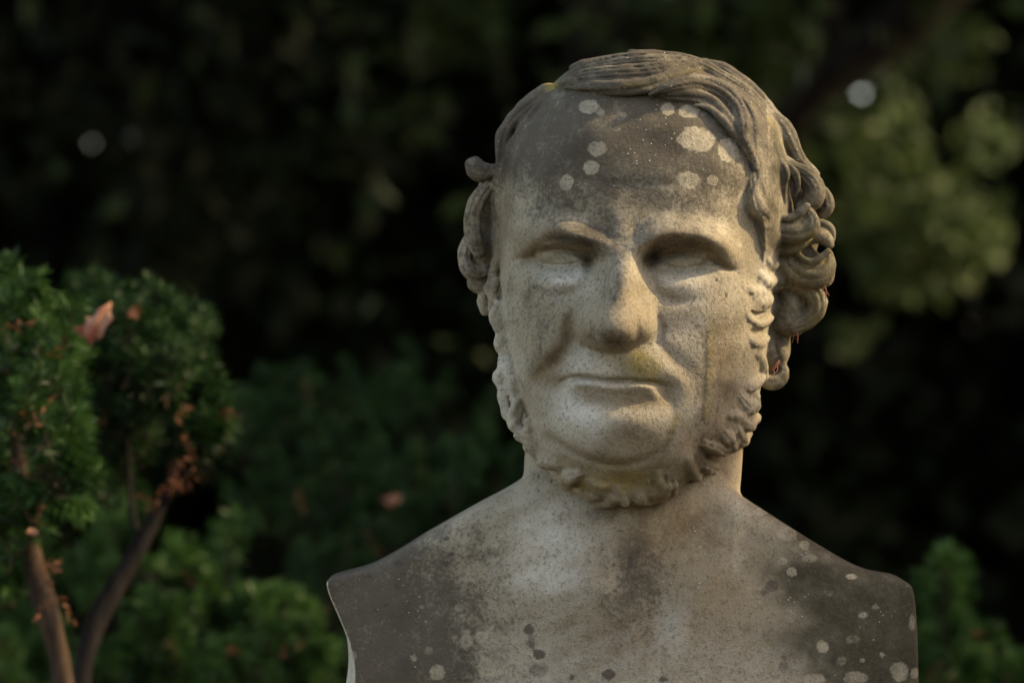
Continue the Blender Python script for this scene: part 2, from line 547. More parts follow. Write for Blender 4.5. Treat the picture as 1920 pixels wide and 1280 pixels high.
def lock(pts, k=5.0, grooves=0, amp=2.0, label=1, habs=None, dh=0.0, flat=1.0, twist=0.0, cut=False):
    """A carved lock of hair: rows u, v, radius[, extra height]. Swept along a smooth curve, with grooves along it."""
    P = []
    for p in pts:
        e = p[3] if len(p) > 3 else 0.0
        h = (habs if habs is not None else surf_h(p[0], p[1])) + e + dh
        P.append((p[0], p[1], h, p[2]))
    P = np.array(P)
    Q = catmull(P, 5.0)
    rmax = Q[:, 3].max() + 10
    lo = Q[:, :3].min(0) - rmax; hi = Q[:, :3].max(0) + rmax
    i0 = np.clip(((lo - [GU[0], GV[0], GH[0]]) / VOX).astype(int), 0, None)
    i1 = np.minimum(((hi - [GU[0], GV[0], GH[0]]) / VOX).astype(int) + 2, [len(GU), len(GV), len(GH)])
    sl = tuple(slice(a, b) for a, b in zip(i0, i1))
    if any(b - a < 2 for a, b in zip(i0, i1)):
        return
    buf = np.full([b - a for a, b in zip(i0, i1)], 1e3, f32)
    L = 0.0
    for a, b in zip(Q[:-1], Q[1:]):
        ab = b[:3] - a[:3]
        ln = np.linalg.norm(ab) + 1e-6
        m = max(a[3], b[3]) + 11
        l2 = np.minimum(a[:3], b[:3]) - m; h2 = np.maximum(a[:3], b[:3]) + m
        j0 = np.clip(((l2 - [GU[0], GV[0], GH[0]]) / VOX).astype(int), i0, i1)
        j1 = np.clip(((h2 - [GU[0], GV[0], GH[0]]) / VOX).astype(int) + 2, i0, i1)
        if np.any(j1 <= j0):
            L += ln
            continue
        x = (GU[j0[0]:j1[0]] - a[0]).astype(f32)[:, None, None]
        y = (GV[j0[1]:j1[1]] - a[1]).astype(f32)[None, :, None]
        z = (GH[j0[2]:j1[2]] - a[2]).astype(f32)[None, None, :]
        t = np.clip((x * ab[0] + y * ab[1] + z * ab[2]) / (ln * ln), 0, 1).astype(f32)
        ox, oy, oz = x - t * f32(ab[0]), y - t * f32(ab[1]), (z - t * f32(ab[2])) / f32(flat)
        r = f32(a[3]) + t * f32(b[3] - a[3])
        d = np.sqrt(ox * ox + oy * oy + oz * oz) - r
        if grooves:
            n = np.array([ab[1], -ab[0]]) / (math.hypot(ab[0], ab[1]) + 1e-6)
            lat = (ox * f32(n[0]) + oy * f32(n[1])) / np.maximum(r, 2)
            ph = twist * (L + t * f32(ln)) / 40.0
            gr = np.abs(np.sin(np.pi * 0.5 * grooves * (lat + 1) + ph))
            d += f32(amp) * (1 - gr) ** 2 * np.clip(r / 10, 0.2, 1) * (oz > -2)
        js = tuple(slice(p - q, r_ - q) for p, r_, q in zip(j0, j1, i0))
        buf[js] = np.minimum(buf[js], d)
        L += ln
    if cut:
        a = vol[sl]
        d = -buf
        hh = np.clip(k - np.abs(a - d), 0, None) / k
        vol[sl] = np.maximum(a, d) + hh * hh * f32(k * 0.25)
    else:
        smin_into(sl, buf, k, label)


# ---- hair over the top
T = dict(grooves=3, amp=3.0, k=4)
lock([(1052, 154, 10), (1090, 138, 18), (1140, 126, 22), (1200, 121, 25), (1262, 119, 25), (1310, 128, 22), (1345, 144, 19), (1390, 170, 16), (1425, 206, 12)], flat=0.85, dh=3, grooves=6, amp=5, k=4)
lock([(1045, 158, 8), (1090, 148, 16), (1150, 144, 21), (1205, 141, 21), (1255, 132, 18), (1300, 124, 15), (1340, 134, 12), (1380, 152, 8)], flat=0.9, dh=12, grooves=5, amp=4.5, k=4)
lock([(1060, 164, 5), (1110, 164, 9), (1160, 163, 10), (1210, 157, 10), (1250, 146, 9), (1290, 134, 8), (1320, 130, 6)], dh=14, grooves=2, amp=1.5, k=4)
lock([(1110, 172, 4), (1150, 176, 5), (1195, 175, 6), (1225, 168, 6), (1255, 158, 5)], dh=6, k=3)
lock([(1076, 126, 8), (1116, 112, 10), (1158, 106, 10), (1190, 107, 8)], habs=80, k=4, grooves=2)
lock([(1180, 108, 8), (1235, 107, 12), (1282, 109, 12), (1318, 120, 10)], habs=70, k=4, grooves=3, amp=4.2)
lock([(1320, 112, 10), (1360, 126, 16), (1405, 160, 20), (1440, 196, 18), (1462, 222, 14)], habs=10, k=5, grooves=4, amp=2.5)
lock([(1340, 138, 10), (1385, 160, 15), (1425, 195, 16), (1445, 230, 14), (1455, 262, 9)], dh=2, k=4, grooves=4, amp=2.5)
# second wave, sweeping to a lobe over the right temple
lock([(1216, 182, 3), (1240, 172, 9), (1270, 162, 14), (1305, 157, 17), (1340, 166, 18), (1368, 184, 18), (1384, 210, 18), (1388, 236, 15),
      (1390, 256, 9), (1400, 276, 8), (1410, 296, 7), (1416, 318, 5)], dh=18, grooves=3, amp=4.5, k=3)
lock([(1220, 184, 3), (1250, 179, 6), (1290, 178, 8), (1325, 185, 8), (1350, 204, 8), (1368, 230, 7), (1384, 256, 6)], dh=7, k=3, grooves=2, amp=1.5)
lock([(1300, 200, 3), (1328, 207, 5), (1350, 226, 6), (1370, 252, 6), (1390, 276, 7), (1408, 298, 8), (1420, 322, 8), (1424, 345, 8), (1430, 366, 7), (1442, 384, 6), (1460, 388, 5)], dh=8, k=3)
# third and fourth
lock([(1360, 172, 6), (1388, 188, 12), (1406, 214, 14), (1412, 244, 13), (1412, 268, 9), (1420, 296, 5)], dh=6, k=3, grooves=2, amp=3.6)
lock([(1384, 172, 6), (1412, 194, 11), (1430, 224, 12), (1440, 250, 9), (1432, 282, 6), (1426, 312, 5)], dh=4, k=3, grooves=2, amp=3.6)
lock([(1434, 236, 8), (1452, 262, 9), (1470, 292, 11), (1492, 312, 14), (1518, 330, 20), (1532, 352, 23), (1524, 376, 18), (1505, 388, 10)], habs=62, k=3, grooves=5, amp=3.2)
lock([(1452, 212, 16), (1474, 236, 20), (1490, 268, 20), (1508, 300, 16), (1536, 324, 12)], habs=14, k=5, grooves=4, amp=2.5)
lock([(1536, 346, 12), (1552, 362, 16), (1556, 386, 16), (1542, 402, 10)], habs=20, k=4, grooves=3, amp=4.2)
# leaf shaped locks
lock([(1436, 262, 4), (1436, 290, 8), (1442, 318, 14), (1452, 340, 15), (1460, 358, 10), (1466, 368, 4)], habs=118, k=2.5, grooves=3, amp=4.2)
lock([(1446, 284, 4), (1462, 302, 9), (1472, 324, 11), (1472, 346, 8), (1466, 362, 3)], habs=122, k=2.5, grooves=2, amp=3.6)
lock([(1454, 290, 4), (1478, 308, 8), (1493, 328, 10), (1498, 350, 7), (1494, 366, 3)], habs=104, k=2.5, grooves=2, amp=3.6)
lock([(1424, 316, 5), (1428, 345, 6), (1434, 370, 6), (1446, 386, 6), (1462, 386, 5)], habs=130, k=3)
# curl against the right temple
lock([(1408, 330, 8), (1410, 362, 12), (1416, 388, 17), (1428, 402, 16), (1438, 412, 8)], dh=-2, k=4, grooves=2, amp=3.6)
lock([(1450, 250, 4), (1458, 275, 5), (1462, 300, 4)], habs=132, k=3, cut=True)
lock([(1472, 360, 9), (1480, 378, 10), (1492, 376, 8)], habs=112, k=4, cut=True)
# big C curl
lock([(1433, 398, 9), (1447, 412, 21), (1469, 426, 29), (1495, 428, 30), (1518, 414, 22), (1514, 392, 10)], habs=92, k=3, grooves=3, amp=4.2)
lock([(1437, 392, 5), (1457, 404, 7), (1481, 408, 8), (1501, 398, 8), (1514, 386, 7)], habs=120, k=3)
lock([(1501, 440, 12), (1522, 430, 16), (1528, 414, 14), (1520, 396, 7)], habs=106, k=3, grooves=2, amp=3.6)
lock([(1441, 440, 14), (1463, 455, 21), (1491, 458, 19), (1516, 444, 12)], habs=66, k=4, grooves=3, amp=4.2)
lock([(1429, 430, 16), (1437, 455, 19), (1451, 478, 14)], habs=52, k=5)
# forked curl behind
lock([(1501, 425, 14), (1532, 418, 14), (1556, 424, 14), (1566, 438, 10), (1564, 454, 7)], habs=34, k=3, grooves=2, amp=3.6)
lock([(1509, 450, 14), (1534, 438, 16), (1554, 444, 14), (1562, 456, 8)], habs=50, k=3)
# lower C curl
lock([(1481, 462, 9), (1489, 490, 21), (1512, 510, 28), (1538, 512, 28), (1556, 496, 20), (1560, 476, 9)], habs=44, k=3, grooves=3, amp=4.2)
lock([(1497, 466, 5), (1510, 482, 6), (1528, 490, 7), (1546, 480, 7), (1558, 470, 6)], habs=66, k=3)
lock([(1540, 520, 14), (1556, 522, 15), (1562, 506, 12)], habs=18, k=4)
# descending curls
lock([(1481, 520, 19), (1514, 534, 21), (1536, 552, 19), (1540, 578, 19), (1524, 600, 17), (1497, 612, 14)], habs=18, k=3, grooves=3, amp=4.2)
lock([(1544, 566, 12), (1544, 588, 12), (1528, 608, 9)], habs=-10, k=3)
lock([(1455, 540, 26), (1471, 575, 28), (1485, 596, 21)], habs=-14, k=5, grooves=3, amp=2)
lock([(1471, 610, 12), (1493, 616, 14), (1514, 606, 14)], habs=6, k=4)
lock([(1453, 620, 21), (1460, 645, 28), (1466, 665, 26), (1474, 676, 14)], habs=-24, k=4, grooves=2, amp=3.6)
lock([(1438, 712, 14), (1456, 718, 16), (1472, 710, 14), (1479, 694, 10), (1474, 680, 7)], habs=-14, k=4, grooves=2, amp=3.6)
lock([(1444, 660, 16), (1448, 690, 16), (1446, 712, 12)], habs=-40, k=5)
# masses behind the curls
lock([(1486, 556, 20), (1490, 584, 22), (1480, 606, 18)], habs=4, k=8)
lock([(1502, 466, 24), (1524, 484, 22), (1540, 490, 14)], habs=20, k=6)
lock([(1500, 568, 22), (1506, 592, 20)], habs=-6, k=8)
lock([(1462, 240, 22), (1494, 320, 34), (1516, 396, 36), (1506, 470, 34), (1496, 540, 34), (1470, 610, 30), (1452, 670, 22)], habs=-30, k=8)
lock([(1440, 300, 20), (1462, 380, 30), (1470, 450, 34), (1462, 520, 28)], habs=24, k=8)
# ---- left side
lock([(1010, 190, 14), (965, 260, 18), (946, 340, 18), (938, 420, 18), (938, 500, 14)], habs=34, k=6)
lock([(916, 350, 20), (906, 430, 26), (902, 490, 24), (914, 540, 14), (934, 600, 14), (950, 660, 16), (964, 730, 17), (984, 780, 18), (1014, 826, 16), (1050, 876, 14)], habs=4, k=6)
lock([(1040, 156, 7), (1022, 164, 13), (1000, 186, 15), (978, 204, 15), (958, 224, 15), (945, 248, 14), (940, 276, 12), (938, 300, 10), (932, 330, 9), (926, 346, 8)], habs=66, k=4, grooves=2, amp=3.6)
lock([(1030, 172, 4), (1008, 200, 6), (984, 228, 7), (968, 256, 7), (954, 288, 7), (946, 318, 7), (940, 346, 6)], dh=0, k=7)
lock([(938, 314, 11), (916, 318, 16), (898, 318, 21), (890, 306, 18)], habs=62, k=4, grooves=2, amp=3.6)
lock([(916, 346, 12), (900, 364, 16), (888, 392, 18), (886, 422, 18), (890, 450, 16), (896, 474, 12)], habs=58, k=4, grooves=3, amp=4.2)
lock([(884, 440, 12), (872, 466, 15), (872, 492, 17), (888, 506, 18), (908, 506, 14)], habs=24, k=4, grooves=3, amp=4.2)
lock([(884, 512, 10), (892, 530, 14), (908, 536, 12)], habs=14, k=4)
lock([(922, 350, 14), (920, 400, 18), (920, 450, 18), (920, 490, 14)], habs=8, k=6)
lock([(936, 470, 8), (926, 500, 10), (922, 516, 9), (928, 532, 9)], habs=54, k=4, label=2)
lock([(1028, 168, 6), (1000, 194, 9), (976, 224, 10), (962, 246, 9), (956, 270, 6), (948, 300, 8), (942, 336, 10), (939, 372, 10), (937, 420, 9), (936, 470, 8)], dh=-4, k=9)
# ---- whiskers on the left
W = dict(label=2, k=8)
lock([(908, 538, 9), (905, 562, 11), (908, 584, 8)], habs=10, **W)
lock([(926, 524, 9), (920, 540, 11), (924, 558, 11)], habs=60, **W)
lock([(926, 566, 9), (922, 578, 8)], habs=30, **W)
lock([(936, 572, 9), (930, 592, 14), (934, 610, 11)], habs=76, grooves=2, amp=3, **W)
lock([(944, 600, 8), (936, 616, 10), (932, 606, 7)], habs=62, **W)
lock([(948, 618, 10), (938, 638, 15), (944, 654, 12)], habs=72, **W)
lock([(952, 658, 10), (944, 676, 11), (942, 690, 10)], habs=74, **W)
lock([(954, 690, 10), (940, 704, 15), (944, 726, 14)], habs=74, grooves=2, amp=3, **W)
lock([(958, 732, 8), (942, 742, 13), (948, 762, 13), (954, 778, 10)], habs=76, grooves=2, amp=3, **W)
lock([(952, 676, 8), (958, 706, 10), (964, 736, 10), (974, 772, 9)], habs=84, **W)
lock([(968, 752, 8), (962, 772, 10), (966, 788, 9)], habs=92, **W)
lock([(970, 782, 10), (966, 798, 12), (980, 806, 10)], habs=84, **W)
lock([(990, 790, 7), (992, 804, 9)], habs=112, **W)
lock([(974, 818, 11), (992, 820, 17), (1012, 829, 18), (1030, 842, 11)], habs=104, grooves=3, amp=4, **W)
lock([(992, 838, 10), (1010, 850, 12), (1028, 852, 9)], habs=106, **W)
lock([(1012, 866, 13), (1030, 862, 18), (1050, 868, 14)], dh=-4, grooves=2, amp=3.5, label=2, k=6)
lock([(1028, 886, 13), (1044, 890, 16), (1060, 882, 11)], dh=-4, grooves=2, amp=3, label=2, k=6)
lock([(1086, 886, 10), (1070, 891, 18), (1064, 904, 17), (1078, 914, 12)], dh=4, grooves=2, amp=3, label=2, k=6)
lock([(1088, 914, 11), (1104, 920, 16), (1122, 926, 13)], dh=-4, grooves=2, amp=3, label=2, k=6)
lock([(1106, 898, 8), (1120, 904, 12), (1138, 908, 10)], dh=-5, label=2, k=6)
lock([(1122, 938, 11), (1140, 940, 13), (1154, 930, 11)], dh=-5, label=2, k=6)
lock([(1154, 914, 8), (1166, 924, 11), (1172, 938, 11)], dh=-5, label=2, k=6)
lock([(1190, 922, 10), (1200, 934, 12), (1216, 940, 10)], dh=-4, label=2, k=6)
lock([(1214, 900, 8), (1218, 918, 11), (1222, 934, 10)], dh=-6, label=2, k=6)
# chin tuft ridges
Y = dict(label=2, k=7)
lock([(1232, 884, 8), (1237, 908, 12), (1236, 934, 10)], dh=-2, **Y)
lock([(1251, 890, 5), (1251, 908, 6), (1248, 928, 6)], dh=3, label=2, k=5)
lock([(1265, 890, 5), (1264, 910, 6), (1260, 930, 5)], dh=5, label=2, k=5)
# right jaw
lock([(1288, 860, 7), (1297, 880, 11), (1310, 896, 11), (1324, 900, 8)], dh=-2, label=2, k=6)
lock([(1322, 872, 16), (1344, 880, 20), (1368, 866, 17), (1384, 850, 13)], dh=-13, grooves=2, amp=3, **Y)
lock([(1316, 830, 9), (1336, 836, 14), (1354, 846, 11)], dh=-4, grooves=2, amp=3, **Y)
lock([(1352, 806, 9), (1364, 820, 15), (1372, 838, 12)], dh=-4, grooves=2, amp=3.5, **Y)
lock([(1380, 798, 9), (1386, 816, 14), (1398, 828, 12), (1410, 816, 10)], dh=-4, grooves=2, amp=3.5, **Y)
lock([(1366, 776, 7), (1386, 782, 11), (1398, 794, 10)], dh=-3, **Y)
lock([(1386, 746, 10), (1400, 762, 16), (1417, 760, 14), (1416, 740, 9)], dh=-3, grooves=3, amp=4, **Y)
lock([(1398, 794, 10), (1410, 799, 12), (1422, 786, 11)], dh=-4, grooves=2, amp=2, **Y)
lock([(1392, 718, 8), (1410, 724, 13), (1428, 710, 13)], dh=-8, grooves=2, amp=3, **Y)
lock([(1416, 660, 8), (1430, 682, 14), (1434, 706, 12)], dh=-8, **Y)
lock([(1408, 558, 5), (1428, 567, 11), (1446, 558, 10)], dh=-2, label=2, k=9)
lock([(1396, 588, 4), (1408, 602, 6), (1424, 609, 9), (1444, 598, 10)], dh=1, label=2, k=5)
lock([(1402, 626, 4), (1410, 640, 6), (1424, 645, 8), (1440, 634, 8)], dh=1, label=2, k=5)
lock([(1404, 582, 4), (1418, 588, 5), (1432, 584, 4)], dh=-2, label=2, k=4, cut=True)
lock([(1410, 622, 4), (1422, 626, 4), (1432, 621, 4)], dh=3, label=2, k=4, cut=True)
lock([(1424, 518, 8), (1441, 530, 12), (1454, 524, 10)], dh=-2, label=2, k=9)
lock([(1440, 488, 5), (1452, 496, 9), (1461, 488, 7)], dh=2, label=2, k=9)
lock([(1392, 535, 5), (1412, 546, 8), (1430, 546, 7)], dh=-2, label=2, k=9)

# hand carved unevenness
def wobble(u, v, h, wl, seed):
    r = np.random.default_rng(seed)
    o = 0
    for _ in range(5):
        k = r.normal(size=3); k = k / np.linalg.norm(k) * 2 * np.pi / (wl * r.uniform(0.7, 1.4))
        o = o + np.sin(u * f32(k[0]) + v * f32(k[1]) + h * f32(k[2]) + f32(r.uniform(0, 6.28)))
    return o / f32(2.4)
Vg = GV.astype(f32)[None, :, None]
iv = slice(int((520 - GV[0]) / VOX), len(GV)); ih = slice(int((-60 - GH[0]) / VOX), len(GH))
wz = wobble(Ug, Vg[:, iv], Hg[:, :, ih], 28, 1) * f32(1.5) + wobble(Ug, Vg[:, iv], Hg[:, :, ih], 13, 2) * f32(0.5)
vol[:, iv, ih] += wz * (lab[:, iv, ih] == 2)
del wz
ih = slice(int((-120 - GH[0]) / VOX), len(GH)); iv = slice(0, int((740 - GV[0]) / VOX))
wz = wobble(Ug, Vg[:, iv], Hg[:, :, ih], 40, 5) * f32(0.8) + wobble(Ug, Vg[:, iv], Hg[:, :, ih], 15, 6) * f32(0.25)
vol[:, iv, ih] += wz * (lab[:, iv, ih] == 1)
del wz
low = wobble(U2, V2, 0 * U2, 70, 3) * 1.6
vol += low.astype(f32)[:, :, None]


# ---------------------------------------------------------------- surface extraction
def surface_nets(f, labels):
    inside = f < 0
    def corner(a, i, j, k):
        return a[i:a.shape[0] - 1 + i, j:a.shape[1] - 1 + j, k:a.shape[2] - 1 + k]
    anyc = corner(inside, 0, 0, 0).copy(); allc = anyc.copy()
    offs = [(i, j, k) for i in (0, 1) for j in (0, 1) for k in (0, 1)]
    for o in offs[1:]:
        c = corner(inside, *o)
        anyc |= c; allc &= c
    cells = np.argwhere(anyc & ~allc)
    idx = np.full(anyc.shape, -1, np.int32)
    idx[cells[:, 0], cells[:, 1], cells[:, 2]] = np.arange(len(cells))
    vals = {o: f[cells[:, 0] + o[0], cells[:, 1] + o[1], cells[:, 2] + o[2]] for o in offs}
    acc = np.zeros((len(cells), 3)); cnt = np.zeros(len(cells))
    for a in offs:
        for ax in range(3):
            if a[ax] == 0:
                b = list(a); b[ax] = 1; b = tuple(b)
                va, vb = vals[a], vals[b]
                m = (va < 0) != (vb < 0)
                t = np.where(m, va / np.where(m, va - vb, 1), 0)
                p = np.array(a, float)[None].repeat(len(cells), 0)
                p[:, ax] = t
                acc[m] += p[m]; cnt[m] += 1
    verts = cells + acc / cnt[:, None]
    quads = []
    for ax in range(3):
        s0 = [slice(None)] * 3; s1 = [slice(None)] * 3
        s0[ax] = slice(0, -1); s1[ax] = slice(1, None)
        a, b = inside[tuple(s0)], inside[tuple(s1)]
        e = np.argwhere(a != b)
        o1, o2 = [(1, 2), (2, 0), (0, 1)][ax]
        ok = (e[:, o1] > 0) & (e[:, o2] > 0) & (e[:, o1] < f.shape[o1] - 1) & (e[:, o2] < f.shape[o2] - 1)
        e = e[ok]
        flip = ~a[e[:, 0], e[:, 1], e[:, 2]]
        def cell(d1, d2):
            q = e.copy(); q[:, o1] -= d1; q[:, o2] -= d2
            return idx[q[:, 0], q[:, 1], q[:, 2]]
        q = np.stack([cell(1, 1), cell(0, 1), cell(0, 0), cell(1, 0)], 1)
        q[flip] = q[flip][:, ::-1]
        quads.append(q)
    quads = np.vstack(quads)
    vl = labels[np.minimum(np.round(verts).astype(int), np.array(f.shape) - 1)[:, 0],
                np.round(verts).astype(int)[:, 1], np.round(verts).astype(int)[:, 2]] if labels is not None else None
    return verts, quads, vl


def tri_sample(f, p):
    sh = np.array(f.shape)
    p = np.clip(p, 0, sh - 1.001)
    i = p.astype(np.int32); w = (p - i).astype(f32)
    out = np.zeros(len(p), f32)
    for dx in (0, 1):
        for dy in (0, 1):
            for dz in (0, 1):
                c = (w[:, 0] if dx else 1 - w[:, 0]) * (w[:, 1] if dy else 1 - w[:, 1]) * (w[:, 2] if dz else 1 - w[:, 2])
                out += c * f[i[:, 0] + dx, i[:, 1] + dy, i[:, 2] + dz]
    return out


def gradient(f, p, e=0.8):
    g = np.zeros((len(p), 3))
    for ax in range(3):
        d = np.zeros(3); d[ax] = e
        g[:, ax] = (tri_sample(f, p + d) - tri_sample(f, p - d)) / (2 * e)
    return g


def extract(f, labels, vox, u0, v0, h0):
    verts, quads, vl = surface_nets(f, labels)
    for _ in range(2):
        g = gradient(f, verts)
        val = tri_sample(f, verts)
        st = (val / np.maximum((g ** 2).sum(1), 1e-3))[:, None] * g
        ln = np.linalg.norm(st, axis=1, keepdims=True)
        verts = verts - st * np.minimum(1, 0.5 / np.maximum(ln, 1e-6)) * 0.9
    g = gradient(f, verts, 1.0)
    g /= np.maximum(np.linalg.norm(g, axis=1, keepdims=True), 1e-6)
    p = verts * vox + np.array([u0, v0, h0])
    # the (u, v, h) frame is mirrored against the world frame: v runs down, h runs towards the camera
    n = g[:, 0:1] * np.array(RGT) - g[:, 1:2] * np.array(UPV) - g[:, 2:3] * np.array(FWD)
    return p, n, quads, vl


head_p, head_n, head_q, head_l = extract(vol, lab, VOX, GU[0], GV[0], GH[0])
del vol, lab

# ---------------------------------------------------------------- neck and shoulders
TV = 4.0
tu = np.arange(580, 1764, TV); tv = np.arange(800, 1500, TV); th = np.arange(-260, 330, TV)
A2, B2 = np.meshgrid(tu, tv, indexing='ij')
edge = [(540, 1600), (641, 1282), (610, 1103), (611, 1094), (618, 1088), (650, 1079), (690, 1067), (740, 1041), (800, 1004), (850, 976), (900, 948), (940, 927), (975, 906),
        (1010, 880), (1100, 840), (1290, 840), (1360, 900), (1392, 930), (1450, 968), (1500, 1000), (1550, 1031), (1600, 1060), (1640, 1078),
        (1690, 1088), (1708, 1096), (1718, 1110), (1724, 1160), (1728, 1282), (1732, 1600)]
de, _, _ = poly_dist(A2, B2, np.array(edge))
sd_edge = np.where(inside_poly(A2, B2, [tuple(q) for q in catmull(edge, 8.0)]), -de, de)
R2 = Relief(A2, B2)
R2.D += 62 + 0 * A2
R2.gauss(1195, 1230, 330, 260, 96)
R2.gauss(1190, 1060, 150, 150, 22)
R2.gauss(1228, 1120, 24, 52, -13); R2.gauss(1180, 1085, 36, 44, -7)
R2.stroke([(1392, 930, 18, 0), (1366, 1010, 22, 5), (1318, 1100, 24, 6), (1276, 1170, 22, 4), (1246, 1210, 18, 0)])
R2.stroke([(1010, 960, 22, 0), (1080, 1050, 26, 2), (1150, 1140, 24, 3), (1210, 1205, 18, 0)])
R2.gauss(830, 1180, 110, 60, 7, -20); R2.gauss(1570, 1180, 110, 60, 7, 20)
R2.gauss(1430, 1080, 60, 50, -8); R2.gauss(900, 1090, 70, 50, -6)
Ft = R2.D
Ag = tu.astype(f32)[:, None, None]; Bg = tv.astype(f32)[None, :, None]; Cg = th.astype(f32)[None, None, :]
front = Cg - Ft.astype(f32)[:, :, None]
gx = np.gradient(Ft, TV, axis=0); gy = np.gradient(Ft, TV, axis=1)
front = front / np.sqrt(1 + gx ** 2 + gy ** 2).astype(f32)[:, :, None]
backp = -(Cg + f32(150))
# the side of the block is cut back a little so that its left flank shows
side_edge = sd_edge.astype(f32)[:, :, None]
flank = smoothstep(1100, 1290, tv).astype(f32)[None, :, None] * f32(19) * (Ag < 900)
shade = side_edge + flank * np.clip((Cg + 150) / 230, 0, 1.0)
roundk = (34 * smoothstep(640, 760, A2) * smoothstep(1715, 1600, A2) + 9).astype(f32)[:, :, None]
def smax3(a, b, k):
    hh = np.clip(k - np.abs(a - b), 0, None) / k
    return np.maximum(a, b) + hh * hh * k * f32(0.25)
body = smax3(smax3(front, shade, roundk), backp, f32(14))
# neck column
nvv = np.array([800, 860, 900, 940, 980, 1020, 1060, 1110, 1170, 1240])
nl = np.interp(tv, nvv, [990, 984, 982, 980, 979, 976, 972, 964, 952, 936]); nr = np.interp(tv, nvv, [1402, 1400, 1397, 1393, 1388, 1383, 1378, 1374, 1372, 1372])
nf = np.interp(tv, nvv, [118, 126, 136, 146, 154, 160, 162, 154, 134, 100]); nm = (nl + nr) / 2
tn2 = np.abs(tu[:, None] - nm[None]) / ((nr - nl) / 2)[None]
sn = np.where(th[None, None] > -20, (th[None, None] + 20) / (nf + 20)[None, :, None], -(th[None, None] + 20) / 120.0)
gq = (tn2[:, :, None] ** 2.3 + sn ** 2.3) ** (1 / 2.3)
rr = np.sqrt((tu[:, None] - nm[None])[:, :, None] ** 2 + (th[None, None] + 20) ** 2)
neck = (rr * (1 - 1 / np.maximum(gq, 0.05))).astype(f32)
neck = np.maximum(neck, (f32(820) - Bg))
kk = (10 + 44 * smoothstep(960, 1160, B2)).astype(f32)[:, :, None]
hh = np.clip(kk - np.abs(body - neck), 0, None) / kk
torso = np.minimum(body, neck) - hh * hh * kk * f32(0.25)
torso = np.maximum(torso, Bg - f32(1478))
torso_p, torso_n, torso_q, _ = extract(torso.astype(f32), None, TV, tu[0], tv[0], th[0])
del torso, body, neck, front, shade, side_edge


# ---------------------------------------------------------------- weathering masks on the stone, some with painted light and shade
def vnoise(p, scale, seed):
    """cheap smooth 3-D noise for mask edges"""
    r = np.random.default_rng(seed)
    out = np.zeros(len(p))
    for o in range(3):
        for _ in range(3):
            k = r.normal(size=3); k /= np.linalg.norm(k)
            out += np.sin(p @ k * (2 * np.pi / (scale / 1.9 ** o)) + r.uniform(0, 6.28)) / (1.6 ** o)
    return out / 4.2


def spots(p, table, seed):
    m = np.zeros(len(p))
    n1 = vnoise(p, 26, seed); n2 = vnoise(p, 9, seed + 1)
    for (u, v, rx, ry, s) in table:
        sel = (np.abs(p[:, 0] - u) < rx * 2) & (np.abs(p[:, 1] - v) < ry * 2)
        if not sel.any():
            continue
        q = np.sqrt(((p[sel, 0] - u) / rx) ** 2 + ((p[sel, 1] - v) / ry) ** 2)
        q = q + 0.16 * n1[sel] + 0.10 * n2[sel]
        m[sel] = np.maximum(m[sel], s * smoothstep(1.18, 0.82, q))
    return m


def blot(p, u, v, su, sv, rot=0.0):
    c, s = math.cos(math.radians(rot)), math.sin(math.radians(rot))
    a = (p[:, 0] - u) * c + (p[:, 1] - v) * s; b = -(p[:, 0] - u) * s + (p[:, 1] - v) * c
    return np.exp(-0.5 * ((a / su) ** 2 + (b / sv) ** 2))


def run(p, pts):
    d, (w, a), _ = poly_dist(p[:, 0], p[:, 1], np.array(pts, float))
    return a * np.exp(-(d / w) ** 2)


LICHEN = [(1104, 203, 20, 14, .85), (1124, 214, 10, 8, .6), (1118, 284, 18, 16, .75), (1107, 319, 15, 14, .8), (1061, 346, 14, 14, .9), (1083, 385, 9, 9, .5), (1167, 220, 7, 6, .6),
          (1250, 208, 14, 13, .8), (1288, 212, 20, 12, .9), (1303, 265, 33, 25, 1), (1363, 284, 20, 23, 1), (1287, 341, 21, 16, .95), (1333, 341, 11, 11, .8),
          (1389, 376, 10, 16, .95), (1352, 424, 12, 18, 1), (1383, 458, 6, 9, .7), (1190, 298, 9, 7, .35), (1310, 146, 22, 7, .5), (1130, 122, 40, 8, .38), (1246, 108, 46, 8, .45), (1170, 112, 24, 6, .4), (1068, 152, 18, 9, .4), (1046, 178, 14, 10, .4), (1410, 212, 10, 22, .35), (884, 300, 8, 8, .4),
          (903, 1195, 13, 13, .85), (875, 1203, 14, 13, .7), (874, 1185, 8, 8, .6), (820, 1262, 16, 15, .9), (803, 1221, 11, 9, .5), (921, 1250, 30, 17, .8), (935, 1190, 12, 9, .5),
          (970, 1236, 22, 12, .5), (1044, 1086, 6, 6, .8), (1020, 1078, 18, 9, .3), (1486, 1073, 10, 9, .9), (1600, 1083, 11, 6, .8), (1512, 1024, 11, 10, .6), (1478, 1004, 22, 14, .5), (1470, 1052, 12, 9, .6),
          (1544, 1214, 12, 12, 1), (1622, 1155, 10, 7, .7), (1645, 1140, 7, 6, .6), (1691, 1262, 18, 20, .7), (1606, 1273, 24, 14, .75), (1529, 1274, 20, 12, .8), (1719, 1265, 8, 12, .7),
          (1657, 1229, 6, 6, .8), (1619, 1240, 5, 5, .8), (1430, 960, 16, 8, .6), (1520, 1048, 16, 8, .5), (1556, 1112, 12, 7, .4), (1668, 1080, 9, 5, .5), (1600, 1200, 14, 9, .5), (1580, 1240, 12, 10, .5),
          (1410, 1250, 20, 12, .4), (1715, 1170, 7, 16, .6), (660, 1232, 9, 9, .6), (775, 1236, 7, 7, .7), (860, 1140, 10, 8, .5), (790, 1140, 7, 5, .5)]
